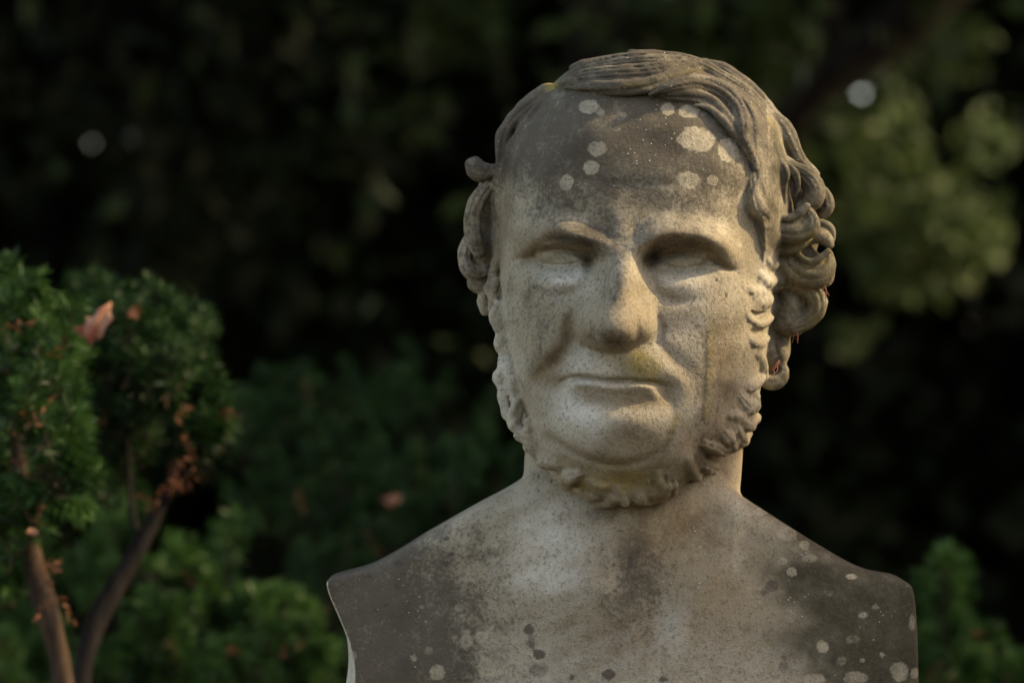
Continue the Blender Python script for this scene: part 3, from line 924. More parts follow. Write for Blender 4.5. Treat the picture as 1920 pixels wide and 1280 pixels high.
DARK = [(992, 1180, 10, 11, .9), (997, 1204, 8, 14, .7), (1010, 1226, 13, 10, 1), (1012, 1255, 20, 16, .6), (1141, 1262, 13, 11, 1), (1072, 1268, 6, 6, .9), (1181, 1053, 8, 13, .8), (1448, 1100, 15, 13, .7),
        (1432, 1111, 7, 9, .6), (1470, 1247, 9, 22, .6), (1245, 1272, 10, 6, .8), (745, 1058, 11, 6, .8), (686, 1083, 12, 6, .7), (836, 1010, 8, 5, .9), (845, 1040, 7, 5, .9), (835, 1058, 9, 6, .8), (744, 1102, 9, 6, .7),
        (1010, 392, 5, 4, .9), (1286, 384, 3.5, 3, .9), (1340, 525, 4, 4, .8), (1358, 554, 3, 5, .9), (1340, 805, 3, 3, .6), (1148, 560, 4, 9, .7), (1130, 962, 38, 13, .55), (1010, 895, 3, 5, .9), (1035, 902, 3, 5, .9), (1010, 920, 3, 3, .8), (880, 1140, 5, 24, .3)]
for (a, b) in [(700, 1147)]:
    for i in range(6):
        DARK.append((a + i * 5, b - i * 2.4, 4, 1.6, .9))


def masks(p):
    u, v, h = p.T
    n1 = vnoise(p, 120, 3); n2 = vnoise(p, 45, 5)
    head = v < 960
    # dark crust on the weather side of forehead and hair; below the brows the stone is washed clean
    gr = 0.80 * smoothstep(505, 350, v + 34 * n1 + 14 * n2 + 0.16 * np.abs(u - 1185)) + 0.14 * smoothstep(360, 260, v)
    gr = np.maximum(gr, 0.62 * blot(p, 1162, 440, 40, 50))
    gr = np.maximum(gr, 0.38 * blot(p, 1140, 540, 34, 60))
    gr = np.maximum(gr, run(p, [(1022, 446, 8, .3), (1046, 450, 11, .7), (1090, 454, 13, .85), (1114, 478, 11, .8)]))  # under the brows: dark stain plus painted socket shade
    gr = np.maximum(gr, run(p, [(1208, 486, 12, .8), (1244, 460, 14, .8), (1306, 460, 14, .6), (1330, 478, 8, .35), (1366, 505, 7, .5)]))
    gr = np.maximum(gr, 0.16 * blot(p, 1180, 590, 40, 50))  # nose tone held down against the strong sun
    gr -= 0.22 * smoothstep(1320, 1400, u) * smoothstep(230, 300, v)
    gr -= 0.25 * smoothstep(1000, 950, u) * smoothstep(300, 380, v)
    gr = np.maximum(gr, 0.24 * blot(p, 1125, 590, 28, 50, 0) + 0.34 * blot(p, 1136, 640, 40, 14))  # darker left flank and underside of the nose
    gr = np.maximum(gr, 0.34 * blot(p, 1000, 580, 44, 90) * smoothstep(470, 520, v))
    gr = np.maximum(gr, run(p, [(1310, 600, 22, .2), (1322, 700, 24, .55), (1318, 780, 20, .45), (1310, 840, 20, .3)]))
    gr = np.maximum(gr, run(p, [(1200, 790, 30, .25), (1195, 830, 30, .3)]))
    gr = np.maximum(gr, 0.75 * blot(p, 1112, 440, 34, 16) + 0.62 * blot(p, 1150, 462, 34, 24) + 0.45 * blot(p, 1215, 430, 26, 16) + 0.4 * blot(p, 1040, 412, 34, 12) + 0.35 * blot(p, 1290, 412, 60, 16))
    gr = np.where(u > 1440, np.clip(gr, 0, 0.55) * smoothstep(520, 380, v), gr)
    hairzone = np.maximum(smoothstep(930, 915, u) * smoothstep(560, 530, v), smoothstep(1420, 1436, u - 14 * smoothstep(420, 330, v)) * smoothstep(300, 330, v) * smoothstep(1455, 1468, u + 20 * smoothstep(480, 440, v)))
    gr = np.maximum(gr, np.where(u < 1100, 0.55, 0.42) * hairzone * (1 + 0.5 * n2))
    # shoulders: dark crust left and right, clean neck and breast
    sh = np.clip(smoothstep(1080, 740, u + 70 * n1 + 30 * n2 - 0.45 * (v - 1150)) * smoothstep(930, 1010, v), 0, 1)
    sh *= 1 - 0.8 * smoothstep(830, 1010, u) * smoothstep(1170, 1230, v)
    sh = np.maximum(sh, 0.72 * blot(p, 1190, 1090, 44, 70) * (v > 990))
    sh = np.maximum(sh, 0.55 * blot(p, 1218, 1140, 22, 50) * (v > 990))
    grime_shade = np.where(v > 965, sh, gr)
    mo = smoothstep(1360, 1560, u + 50 * n1 + 0.25 * (1120 - v)) * smoothstep(905, 960, v) * (1 - 0.45 * smoothstep(1160, 1290, v) * smoothstep(1640, 1450, u))
    moss_shade = np.where(v > 900, 0.95 * mo, 0)
    moss_shade = np.maximum(moss_shade, (0.56 + 0.25 * n1) * smoothstep(1400, 1450, u - 30 * smoothstep(330, 200, v)) * smoothstep(120, 260, v) * smoothstep(1448, 1466, u + 40 * smoothstep(480, 440, v)) * head)
    moss_shade = np.maximum(moss_shade, 0.30 * blot(p, 1150, 915, 110, 32) + 0.42 * blot(p, 1330, 862, 50, 30) + 0.30 * blot(p, 1250, 990, 110, 60))  # beard and throat blots paint in the shade under the chin
    for pts in ([(1322, 600, 7, .1), (1322, 660, 8, .55), (1318, 760, 8, .5), (1312, 850, 9, .2)], [(1350, 640, 6, .1), (1346, 720, 7, .45), (1338, 830, 8, .3)], [(1374, 580, 6, .1), (1370, 680, 7, .45), (1360, 770, 7, .2)],
                [(1262, 736, 6, .2), (1262, 790, 8, .5), (1246, 836, 8, .45), (1226, 890, 9, .3)], [(1384, 900, 6, .2), (1374, 1000, 8, .35), (1366, 1090, 10, .15)], [(1300, 960, 6, .2), (1296, 1040, 8, .35), (1290, 1130, 10, .1)],
                [(1096, 970, 5, .1), (1100, 1040, 7, .25), (1104, 1120, 8, .1)], [(1244, 1190, 7, .2), (1248, 1260, 9, .35), (1250, 1300, 9, .3)], [(1020, 560, 5, .1), (1012, 650, 6, .22), (1010, 740, 6, .1)]):
        moss_shade = np.maximum(moss_shade, run(p, pts))
    moss_shade = np.maximum(moss_shade, run(p, [(1385, 560, 16, .25), (1376, 660, 20, .42), (1362, 760, 22, .40), (1340, 830, 24, .36)]))
    al = np.maximum.reduce([0.85 * blot(p, 1196, 684, 34, 24, 10), 0.30 * blot(p, 1192, 580, 30, 60), run(p, [(1256, 760, 9, .25), (1264, 780, 9, .5), (1256, 812, 9, .45), (1236, 840, 10, .3), (1222, 900, 14, .3)]),
                            run(p, [(1222, 158, 12, .4), (1260, 146, 15, .32), (1300, 130, 14, .32), (1335, 130, 12, .3)]), run(p, [(1150, 168, 12, .3), (1215, 162, 12, .4)]),
                            0.55 * blot(p, 1150, 900, 80, 30), run(p, [(1324, 560, 9, .3), (1332, 660, 8, .55), (1322, 790, 8, .5)]), run(p, [(1390, 560, 12, .2), (1380, 700, 10, .35)]),
                            0.7 * blot(p, 1034, 158, 14, 10), 0.35 * smoothstep(1440, 1500, u) * head * smoothstep(360, 460, v), run(p, [(1392, 930, 14, .35), (1384, 1060, 16, .35)]), run(p, [(1420, 200, 20, .35), (1500, 290, 20, .35)])])
    rust_shade = np.maximum.reduce([run(p, [(990, 480, 14, .6), (1030, 446, 13, .9), (1080, 452, 16, 1.0), (1114, 476, 14, 1.0)]), run(p, [(1212, 490, 16, .9), (1246, 452, 18, 1.0), (1306, 460, 20, 1.0), (1362, 503, 10, .8)]),  # brown stain under the brows, deepened with socket shade
                            run(p, [(1068, 590, 12, .4), (1062, 632, 18, .8), (1038, 675, 20, .9), (1012, 700, 18, .7), (1042, 714, 16, .9)]), run(p, [(1075, 706, 5, .5), (1150, 713, 5, .6), (1228, 717, 6, .6), (1256, 745, 12, .6)]),  # crease dirt with the shade of the folds painted in
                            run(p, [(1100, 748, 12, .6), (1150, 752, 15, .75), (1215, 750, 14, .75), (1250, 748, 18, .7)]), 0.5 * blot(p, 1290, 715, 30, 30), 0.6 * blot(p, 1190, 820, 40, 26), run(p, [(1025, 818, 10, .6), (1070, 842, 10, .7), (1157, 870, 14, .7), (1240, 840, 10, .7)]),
                            0.85 * blot(p, 1160, 905, 110, 40), 0.8 * blot(p, 1340, 850, 60, 46), 0.5 * blot(p, 1160, 1090, 90, 80), run(p, [(1330, 540, 30, .45), (1352, 650, 36, .85), (1345, 770, 36, .85), (1310, 840, 36, .75)]), 0.55 * blot(p, 1160, 1180, 120, 70), 0.5 * blot(p, 1330, 1140, 100, 90), 0.45 * blot(p, 1270, 600, 40, 60), 0.5 * blot(p, 1180, 590, 50, 60), run(p, [(950, 440, 10, .45), (950, 330, 10, .45)]), 0.6 * blot(p, 900, 440, 22, 60), 0.6 * blot(p, 900, 505, 26, 26), 0.7 * blot(p, 898, 332, 20, 14),  # beard underside: brown tone with its shade painted in
                            run(p, [(1085, 640, 6, .5), (1120, 655, 8, .6), (1150, 660, 8, .6)]), 0.9 * blot(p, 1240, 990, 100, 62), 0.7 * blot(p, 1310, 1010, 60, 60), 0.8 * blot(p, 1140, 972, 70, 24),  # neck blots paint the chin's shade over the brown staining
                            run(p, [(1228, 556, 10, .4), (1224, 510, 10, .5)]), run(p, [(1240, 655, 10, .5), (1290, 705, 12, .6)]), 0.4 * blot(p, 1330, 470, 70, 30)])
    rust_shade *= 1 - 0.6 * smoothstep(0.4, 0.9, grime_shade)
    pale_light = np.maximum.reduce([0.6 * blot(p, 1300, 600, 40, 50), 1.0 * blot(p, 1108, 688, 42, 28), 1.0 * blot(p, 1088, 778, 40, 44), 0.7 * blot(p, 1070, 735, 26, 22), 0.7 * blot(p, 1060, 525, 40, 22), 0.75 * blot(p, 1285, 540, 40, 24), 0.8 * blot(p, 1040, 1000, 60, 70), 0.9 * blot(p, 1040, 1080, 60, 26),  # pale spots, some painted where light brightens lip, chin, neck and cheek
                            0.8 * blot(p, 1260, 1190, 26, 40), 0.7 * blot(p, 945, 720, 20, 80), 0.8 * blot(p, 876, 470, 12, 22), 0.7 * blot(p, 1280, 620, 40, 40), 0.6 * blot(p, 1440, 520, 14, 26), 0.5 * blot(p, 1090, 720, 40, 10),
                            0.4 * blot(p, 1150, 1260, 260, 70), run(p, [(1390, 950, 14, .35), (1380, 1060, 20, .25)]), 0.7 * blot(p, 1070, 892, 12, 10), 0.5 * blot(p, 1060, 160, 14, 12)])  # neck edge run paints its sunlit strip
    return dict(grime_shade=np.clip(grime_shade, 0, 1), moss_shade=np.clip(moss_shade, 0, 1), algae=np.clip(al + 0.15 * n2 * (al > 0.1), 0, 1), rust=np.clip(rust_shade, 0, 1), pale=np.clip(pale_light + 0.2 * n2 * (pale_light > 0.1), 0, 1),
                lichen=spots(p, LICHEN, 21) * (h > 20), dark=spots(p, DARK, 31))


head_m = masks(head_p)
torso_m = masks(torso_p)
side_lit = smoothstep(0.55, 0.85, -torso_n[:, 0]) * (torso_p[:, 0] < 700)  # left flank cleared and paled to look lit by the sky
torso_m['grime_shade'] *= 1 - side_lit
torso_m['pale'] = np.maximum(torso_m['pale'], 0.7 * side_lit)

bust = empty('stone_bust', bust_world([(1190, 1478, 0)])[0])
tag(bust, 'weathered stone bust of a man with wavy hair and side whiskers', 'bust')
head_w = bust_world(head_p); torso_w = bust_world(torso_p)


def split_part(name, label):
    fl = head_l[head_q]
    maj = np.where(fl[:, 0] == fl[:, 2], fl[:, 0], np.where(fl[:, 1] == fl[:, 3], fl[:, 1], fl[:, 0]))
    q = head_q[maj == label]
    used = np.unique(q)
    mp = np.full(len(head_p), -1, np.int32); mp[used] = np.arange(len(used))
    return mesh_obj(name, head_w[used], mp[q][:, ::-1] if FLIP else mp[q], M_STONE, bust, normals=head_n[used], attrs={k: a[used] for k, a in head_m.items()})


FLIP = True
split_part('head', 0)
split_part('hair', 1)
split_part('whiskers', 2)
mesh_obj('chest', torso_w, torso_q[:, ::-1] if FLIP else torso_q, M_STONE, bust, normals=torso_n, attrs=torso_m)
# ------------------------------------------------------------------ vegetation and ground
def leaf_material(name, dark, light, brown=None, rough=0.55, trans=0.25, spec=0.3):
    N = Nodes(name)
    t = N.attr('tint')
    P = N.coords()
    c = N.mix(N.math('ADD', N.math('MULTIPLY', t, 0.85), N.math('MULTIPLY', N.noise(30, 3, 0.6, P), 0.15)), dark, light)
    if brown:
        c = N.mix(N.ramp(N.noise(9, 3, 0.6, P), 0.66, 0.74, 0, 0.8), c, brown)
    N.link(c, N.b.inputs['Base Color'])
    N.b.inputs['Roughness'].default_value = rough
    N.b.inputs['Specular IOR Level'].default_value = spec
    tr = N.new('ShaderNodeBsdfTranslucent')
    N.link(c, tr.inputs['Color'])
    ms = N.new('ShaderNodeMixShader'); ms.inputs[0].default_value = trans
    N.link(N.b.outputs[0], ms.inputs[1]); N.link(tr.outputs[0], ms.inputs[2])
    out = N.n['Material Output']
    N.link(ms.outputs[0], out.inputs['Surface'])
    return N.m


def bark_material(name, a, b, scale=40):
    N = Nodes(name)
    P = N.coords()
    mp = N.new('ShaderNodeMapping'); mp.inputs['Scale'].default_value = (1, 1, 0.25)
    N.link(P, mp.inputs['Vector'])
    n = N.noise(scale, 6, 0.65, mp.outputs[0])
    N.link(N.mix(N.ramp(n, 0.35, 0.7), a, b), N.b.inputs['Base Color'])
    N.b.inputs['Roughness'].default_value = 0.9
    N.b.inputs['Specular IOR Level'].default_value = 0.2
    bp = N.new('ShaderNodeBump'); bp.inputs['Strength'].default_value = 0.8; bp.inputs['Distance'].default_value = 0.004
    N.link(n, bp.inputs['Height']); N.link(bp.outputs[0], N.b.inputs['Normal'])
    return N.m


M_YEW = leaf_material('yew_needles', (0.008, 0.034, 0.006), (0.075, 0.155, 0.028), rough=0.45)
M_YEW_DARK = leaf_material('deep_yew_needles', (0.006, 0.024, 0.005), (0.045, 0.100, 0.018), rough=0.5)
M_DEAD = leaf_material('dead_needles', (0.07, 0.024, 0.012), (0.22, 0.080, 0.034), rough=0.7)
M_WOOD = leaf_material('shaded_wood_leaves', (0.004, 0.007, 0.003), (0.013, 0.022, 0.006), rough=0.6, spec=0.15)  # near-black leaf colour carries the shade of the wood
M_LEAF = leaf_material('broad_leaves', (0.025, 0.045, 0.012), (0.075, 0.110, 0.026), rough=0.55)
M_SUNLEAF = leaf_material('sunlit_leaves', (0.040, 0.074, 0.020), (0.110, 0.155, 0.046), rough=0.55)  # lighter leaf colour painted for sunlit foliage
M_BARK = bark_material('grey_bark', (0.016, 0.013, 0.010), (0.045, 0.035, 0.026))
M_YEWBARK = bark_material('yew_bark', (0.014, 0.009, 0.007), (0.080, 0.050, 0.028), 60)
M_BLACKBARK = bark_material('dark_bark', (0.006, 0.005, 0.0045), (0.020, 0.015, 0.013), 60)


def unit(a):
    return a / np.maximum(np.linalg.norm(a, axis=-1, keepdims=True), 1e-9)


SKY_GAPS = [(187, 270, 5.5), (1620, 178, 4), (1540, 258, 5.5), (1655, 326, 1), (240, 262, 1.0), (1640, 142, 1.5)]


def clear_gaps(c, extra=0.02):
    """Natural gaps in the foliage: drop the leaves that would close one of a few openings to the sky."""
    rel = c - np.array(CAM)
    d = rel @ np.array(FWD)
    u = 960 + (rel @ np.array(RGT)) / (S * d / D0); v = 640 - (rel @ np.array(UPV)) / (S * d / D0)
    keep = np.ones(len(c), bool)
    for gu, gv, r in SKY_GAPS:
        keep &= np.hypot(u - gu, v - gv) > r + extra / (S * d / D0)
    return keep


def leaf_cloud(c, size, aspect=0.55, droop=0.3, rng=RNG):
    """One folded leaf (two triangles pairs) per centre."""
    n = len(c)
    ax = unit(rng.normal(size=(n, 3)) + np.array([0, 0, -droop]))
    nr = unit(np.cross(ax, rng.normal(size=(n, 3))))
    sd = np.cross(ax, nr)
    sz = size * rng.uniform(0.6, 1.25, (n, 1))
    b = c - ax * sz * 0.5; t = c + ax * sz * 0.5
    l = c + sd * sz * aspect * 0.5 + nr * sz * 0.10; r = c - sd * sz * aspect * 0.5 + nr * sz * 0.10
    v = np.stack([b, l, t, r], 1).reshape(-1, 3)
    f = np.arange(4 * n).reshape(n, 4)
    return v, f


def tube_mesh(pts, sides=8, closed=True):
    """pts rows x, y, z, radius"""
    p = np.asarray(pts, float)
    t = unit(np.gradient(p[:, :3], axis=0))
    ref = np.array([0.3, 1.0, 0.1])
    a = unit(np.cross(t, ref)); b = np.cross(t, a)
    ang = np.linspace(0, 2 * np.pi, sides, endpoint=False)
    ring = a[:, None] * np.cos(ang)[None, :, None] + b[:, None] * np.sin(ang)[None, :, None]
    v = (p[:, None, :3] + ring * p[:, None, 3:4]).reshape(-1, 3)
    n = len(p); f = []
    for i in range(n - 1):
        for j in range(sides):
            k = (j + 1) % sides
            f.append((i * sides + j, i * sides + k, (i + 1) * sides + k, (i + 1) * sides + j))
    return v, np.array(f)


def merge(parts):
    vs, fs, o = [], [], 0
    for v, f in parts:
        vs.append(v); fs.append(f + o); o += len(v)
    return np.vstack(vs), np.vstack(fs)


def curve3(pts, step=0.03):
    p = np.asarray(pts, float)
    q = np.vstack([2 * p[0] - p[1], p, 2 * p[-1] - p[-2]])
    out = []
    for i in range(1, len(q) - 2):
        n = max(2, int(np.linalg.norm(q[i + 1, :3] - q[i, :3]) / step) + 1)
        for t in np.linspace(0, 1, n, endpoint=False):
            a, b, c, d = q[i - 1], q[i], q[i + 1], q[i + 2]
            out.append(0.5 * (2 * b + (c - a) * t + (2 * a - 5 * b + 4 * c - d) * t ** 2 + (3 * b - a - 3 * c + d) * t ** 3))
    out.append(p[-1])
    return np.array(out)


def yew_shoots(base, dirs, length, needles=64, nl=0.015, nw=0.0018, rng=RNG):
    """Needle sprays: returns needle mesh (+tint) and twig mesh."""
    n = len(base)
    length = np.broadcast_to(length, (n,))
    dirs = unit(dirs)
    side = unit(np.cross(dirs, rng.normal(size=(n, 3))))
    bend = side * rng.normal(0, 0.18, (n, 1)) * length[:, None]
    t = (np.arange(needles) + 0.5) / needles
    t = np.broadcast_to(t, (n, needles)) + rng.uniform(-0.5, 0.5, (n, needles)) / needles
    org = base[:, None] + dirs[:, None] * (t * length[:, None])[..., None] + bend[:, None] * (t ** 2)[..., None]
    tan = unit(dirs[:, None] + 2 * bend[:, None] * t[..., None] / length[:, None, None])
    o1 = unit(np.cross(tan, side[:, None] + 0.01)); o2 = np.cross(tan, o1)
    ph = (np.arange(needles) * 2.4)[None] + rng.uniform(0, 0.9, (n, needles))
    rad = o1 * np.cos(ph)[..., None] + o2 * np.sin(ph)[..., None]
    tilt = np.radians(62 - 40 * t ** 3 + rng.normal(0, 8, t.shape))[..., None]
    nd = tan * np.cos(tilt) + rad * np.sin(tilt)
    wv = unit(np.cross(nd, rad + rng.normal(0, 0.4, rad.shape)))
    L = (nl * rng.uniform(0.7, 1.15, t.shape) * (1 - 0.45 * t ** 4))[..., None]
    b = org; tip = org + nd * L - np.array([0, 0, 0.10]) * L
    m = org + nd * L * 0.45
    v = np.stack([b, m + wv * nw * 0.5, tip, m - wv * nw * 0.5], 2).reshape(-1, 3)
    f = np.arange(4 * n * needles).reshape(-1, 4)
    tint_s = np.clip(rng.normal(0.38, 0.22, n), 0, 1)
    tint = np.clip(tint_s[:, None] * (0.6 + 0.6 * t), 0, 1)
    tint = np.repeat(tint.reshape(-1), 4)
    tw = []
    e = base + dirs * length[:, None] * 0.96 + bend * 0.92
    p1 = base - dirs * 0.01
    w = side * 0.0011; w2 = unit(np.cross(dirs, side)) * 0.0011
    tv_ = np.stack([p1 + w, p1 - w, e, p1 + w2, p1 - w2, e], 1).reshape(-1, 3)
    tf = np.arange(6 * n).reshape(-1, 3)
    return v, f, tint, tv_, tf


def yew_shrub(name, label, clumps, stems, mat, group='yew shrubs around the bust', needles=34, nl=0.016, extra=None, bark=M_YEWBARK, up=1.0, rng=RNG, tint_boost=0.0):
    """clumps rows: pixel u, v, radius px, distance, shoots. stems: list of (bark, rows u, v, distance, radius m)."""
    cs = [(ray_point(u, v, d), r * 0.78 * S * d / D0, int(n * 0.8)) for u, v, r, d, n in clumps]
    c0 = np.mean([np.array(c) for c, _, _ in cs], axis=0)
    root = empty(name, (c0[0], c0[1], 0.0))
    tag(root, label, 'shrub', group)
    B, Dr, Ln = [], [], []
    leaders = []
    for c, r, n in cs:
        nl_ = max(2, n // 13)
        o = unit(rng.normal(size=(nl_, 3))) * (rng.uniform(0, 1, (nl_, 1)) ** 0.45) * r
        st = np.array(c) + o * np.array([1, 1.1, 0.8]) - np.array([0, 0, r * 0.5])
        dr = unit(o / r * 0.45 + np.array([0, 0, up]) + rng.normal(0, 0.22, (nl_, 3)))
        ln = r * rng.uniform(0.9, 2.2, nl_)
        leaders += [(a, d, l) for a, d, l in zip(st, dr, ln)]
        for _ in range(5):                # spires standing out of the clump
            leaders.append((np.array(c) + rng.normal(0, 0.62, 3) * r * np.array([1, 1, 0.6]) + np.array([0, 0, r * 0.4]), unit(np.array([rng.normal(0, 0.16), rng.normal(0, 0.16), 1.0])), min(0.07, r * rng.uniform(1.0, 1.7))))
        k = max(2, n // 8)                # loose sprays between the leaders
        o = unit(rng.normal(size=(k, 3))) * (rng.uniform(0, 1, (k, 1)) ** 0.45)
        B.append(np.array(c) + o * r)
        Dr.append(unit(o * 0.9 + np.array([0, 0, 0.6 * up]) + rng.normal(0, 0.35, (k, 3))))
        Ln.append(rng.uniform(0.014, 0.030, k))
    if extra is not None:
        for u0, v0, u1, v1, d in extra:
            a = np.array(ray_point(u0, v0, d)); b = np.array(ray_point(u1, v1, d + 0.02))
            leaders.append((a, unit(b - a), np.linalg.norm(b - a)))
    for a, d, l in leaders:               # upright leaders set with side sprays, a brush of needles
        m_ = max(4, int(l / 0.0065))
        q = (np.arange(m_) + rng.uniform(0, 1, m_)) / m_
        side = unit(np.cross(d, rng.normal(size=(m_, 3))))
        B.append(a + d * (q * l)[:, None])
        Dr.append(unit(d * rng.uniform(0.5, 1.0, (m_, 1)) + side * rng.uniform(0.5, 0.9, (m_, 1))))
        Ln.append(np.clip(0.026 * (1 - 0.55 * q), 0.008, 0.03) * rng.uniform(0.7, 1.2, m_))
        B.append(a[None] + d * l * 0.55); Dr.append(d[None]); Ln.append(np.array([l * 0.5]))
    extra = None
    B, Dr, Ln = np.vstack(B), np.vstack(Dr), np.concatenate(Ln)
    if extra is not None:            # individual leading shoots: u0, v0, u1, v1, distance
        for u0, v0, u1, v1, d in extra:
            a = np.array(ray_point(u0, v0, d)); b = np.array(ray_point(u1, v1, d + 0.02))
            B = np.vstack([B, a[None]]); Dr = np.vstack([Dr, unit(b - a)[None]]); Ln = np.append(Ln, np.linalg.norm(b - a))
    v, f, tint, tv_, tf = yew_shoots(B, Dr, Ln, needles, nl, rng=rng)
    fo = mesh_obj('foliage', v, f, mat, root, attrs={'tint': np.clip(tint + tint_boost, 0, 1)})  # tint lifted on the brighter shrubs
    fo['kind'] = 'stuff'
    mesh_obj('twigs', tv_, tf, bark, root)['kind'] = 'stuff'
    for bk, rows in stems:
        p = [tuple(ray_point(u, v, d)) + (r,) for u, v, d, r in rows]
        p = [(a, b, c, r * 0.72) for a, b, c, r in p]
        q = curve3(p, 0.012)
        wob = np.sin(np.arange(len(q)) * 0.9) * 0.05 + np.sin(np.arange(len(q)) * 0.37 + 1) * 0.08
        q[:, 3] *= 1 + wob
        vv, ff = tube_mesh(q, 10)
        mesh_obj('stem', vv, ff, bk, root)
    return root


def sub_cloud(n, rng=RNG):
    return unit(rng.normal(size=(n, 3))) * (rng.uniform(0, 1, (n, 1)) ** 0.4)


# ---- ground
gx_, gy_ = np.meshgrid(np.linspace(-1, 1, 90), np.linspace(-1, 1, 90), indexing='ij')
gx_ = np.sign(gx_) * np.abs(gx_) ** 2.2 * 200; gy_ = np.sign(gy_) * np.abs(gy_) ** 2.2 * 200 + 6
gz_ = 0.03 * np.sin(gx_ * 1.3) * np.sin(gy_ * 1.1) + 3.5 * smoothstep(18.5, 27, gy_)
gv = np.stack([gx_, gy_, gz_], -1).reshape(-1, 3)
ii = np.arange(90 * 90).reshape(90, 90)
gf = np.stack([ii[:-1, :-1], ii[1:, :-1], ii[1:, 1:], ii[:-1, 1:]], -1).reshape(-1, 4)
N = Nodes('forest_soil'); P_ = N.coords()
N.link(N.mix(N.ramp(N.noise(3, 6, 0.6, P_), 0.4, 0.6), (0.035, 0.028, 0.018), (0.06, 0.055, 0.025)), N.b.inputs['Base Color'])
N.b.inputs['Roughness'].default_value = 1.0
tag(mesh_obj('ground', gv, gf, N.m), 'dark forest soil under the shrubs', kind='structure')

# ---- stone pedestal below the bust
pc = bust_world([(1190, 1478, 40)])[0]
ped = empty('stone_pedestal', (pc[0], pc[1], 0))
tag(ped, 'plain square stone pedestal carrying the bust', 'pedestal')
def box_ring(z0, z1, a0, a1, b):
    v = []
    for z, w in ((z0, a0), (z0 + b, a0 + b), (z1 - b, a1 + b), (z1, a1)):
        v += [(pc[0] - w * 1.15, pc[1] - w, z), (pc[0] + w * 1.15, pc[1] - w, z), (pc[0] + w * 1.15, pc[1] + w, z), (pc[0] - w * 1.15, pc[1] + w, z)]
    f = [(0, 3, 2, 1), (12, 13, 14, 15)]
    for i in range(3):
        for j in range(4):
            k = (j + 1) % 4
            f.append((i * 4 + j, i * 4 + k, i * 4 + 4 + k, i * 4 + 4 + j))
    return np.array(v), np.array(f)
top_z = pc[2] + 0.002
for nm, z0, z1, w in (('base', -0.02, 0.16, 0.24), ('shaft', 0.16, top_z - 0.10, 0.17), ('capital', top_z - 0.10, top_z, 0.20)):
    v, f = box_ring(z0, z1, w, w, 0.008)
    mesh_obj(nm, v, f, M_STONE, ped, smooth=False)

# ---- yew shrub at the left edge, close behind the bust
yA = yew_shrub('yew_shrub', 'yew shrub at the left edge with a tan barked stem',
    [(30, 600, 48, 3.72, 26), (70, 660, 62, 3.75, 40), (20, 720, 70, 3.72, 40), (100, 720, 48, 3.78, 24), (60, 820, 60, 3.72, 30), (112, 850, 40, 3.70, 26),
     (118, 905, 36, 3.68, 26), (20, 900, 50, 3.86, 24), (50, 985, 40, 3.70, 14), (10, 1010, 44, 3.74, 18), (20, 1120, 46, 3.95, 16), (-80, 640, 110, 3.75, 110), (-110, 820, 130, 3.78, 150),
     (-140, 1020, 130, 3.8, 120), (-240, 720, 150, 3.9, 160), (-90, 520, 80, 3.78, 60), (-260, 960, 160, 3.9, 140), (40, 760, 110, 3.98, 70), (-40, 900, 110, 4.0, 70)],
    [(M_YEWBARK, [(132, 1560, 3.75, 0.013), (118, 1280, 3.75, 0.0125), (92, 1160, 3.75, 0.012), (66, 1070, 3.76, 0.0115), (40, 950, 3.77, 0.0105), (36, 860, 3.78, 0.009), (20, 740, 3.8, 0.006), (30, 620, 3.78, 0.003)]),
     (M_YEWBARK, [(40, 950, 3.77, 0.006), (90, 860, 3.75, 0.005), (110, 770, 3.75, 0.003)]),
     (M_YEWBARK, [(60, 1040, 3.77, 0.008), (-40, 900, 3.8, 0.008), (-120, 760, 3.82, 0.005), (-140, 640, 3.82, 0.003)])],
    M_YEW, extra=[(28, 640, 30, 505, 3.7), (52, 660, 62, 560, 3.7), (90, 690, 92, 590, 3.74), (10, 620, 4, 520, 3.74), (125, 700, 128, 590, 3.8), (84, 760, 108, 680, 3.68),
                  (100, 900, 158, 880, 3.66), (100, 880, 150, 850, 3.66), (96, 930, 150, 930, 3.66), (90, 870, 122, 820, 3.66), (50, 960, 14, 915, 3.66), (30, 1060, 0, 1020, 3.68), (44, 680, 40, 530, 3.68), (70, 720, 78, 600, 3.66), (16, 700, 12, 570, 3.66), (104, 760, 118, 640, 3.7), (60, 800, 50, 700, 3.64), (30, 840, 22, 760, 3.64), (112, 830, 134, 740, 3.66), (80, 860, 92, 780, 3.64)])
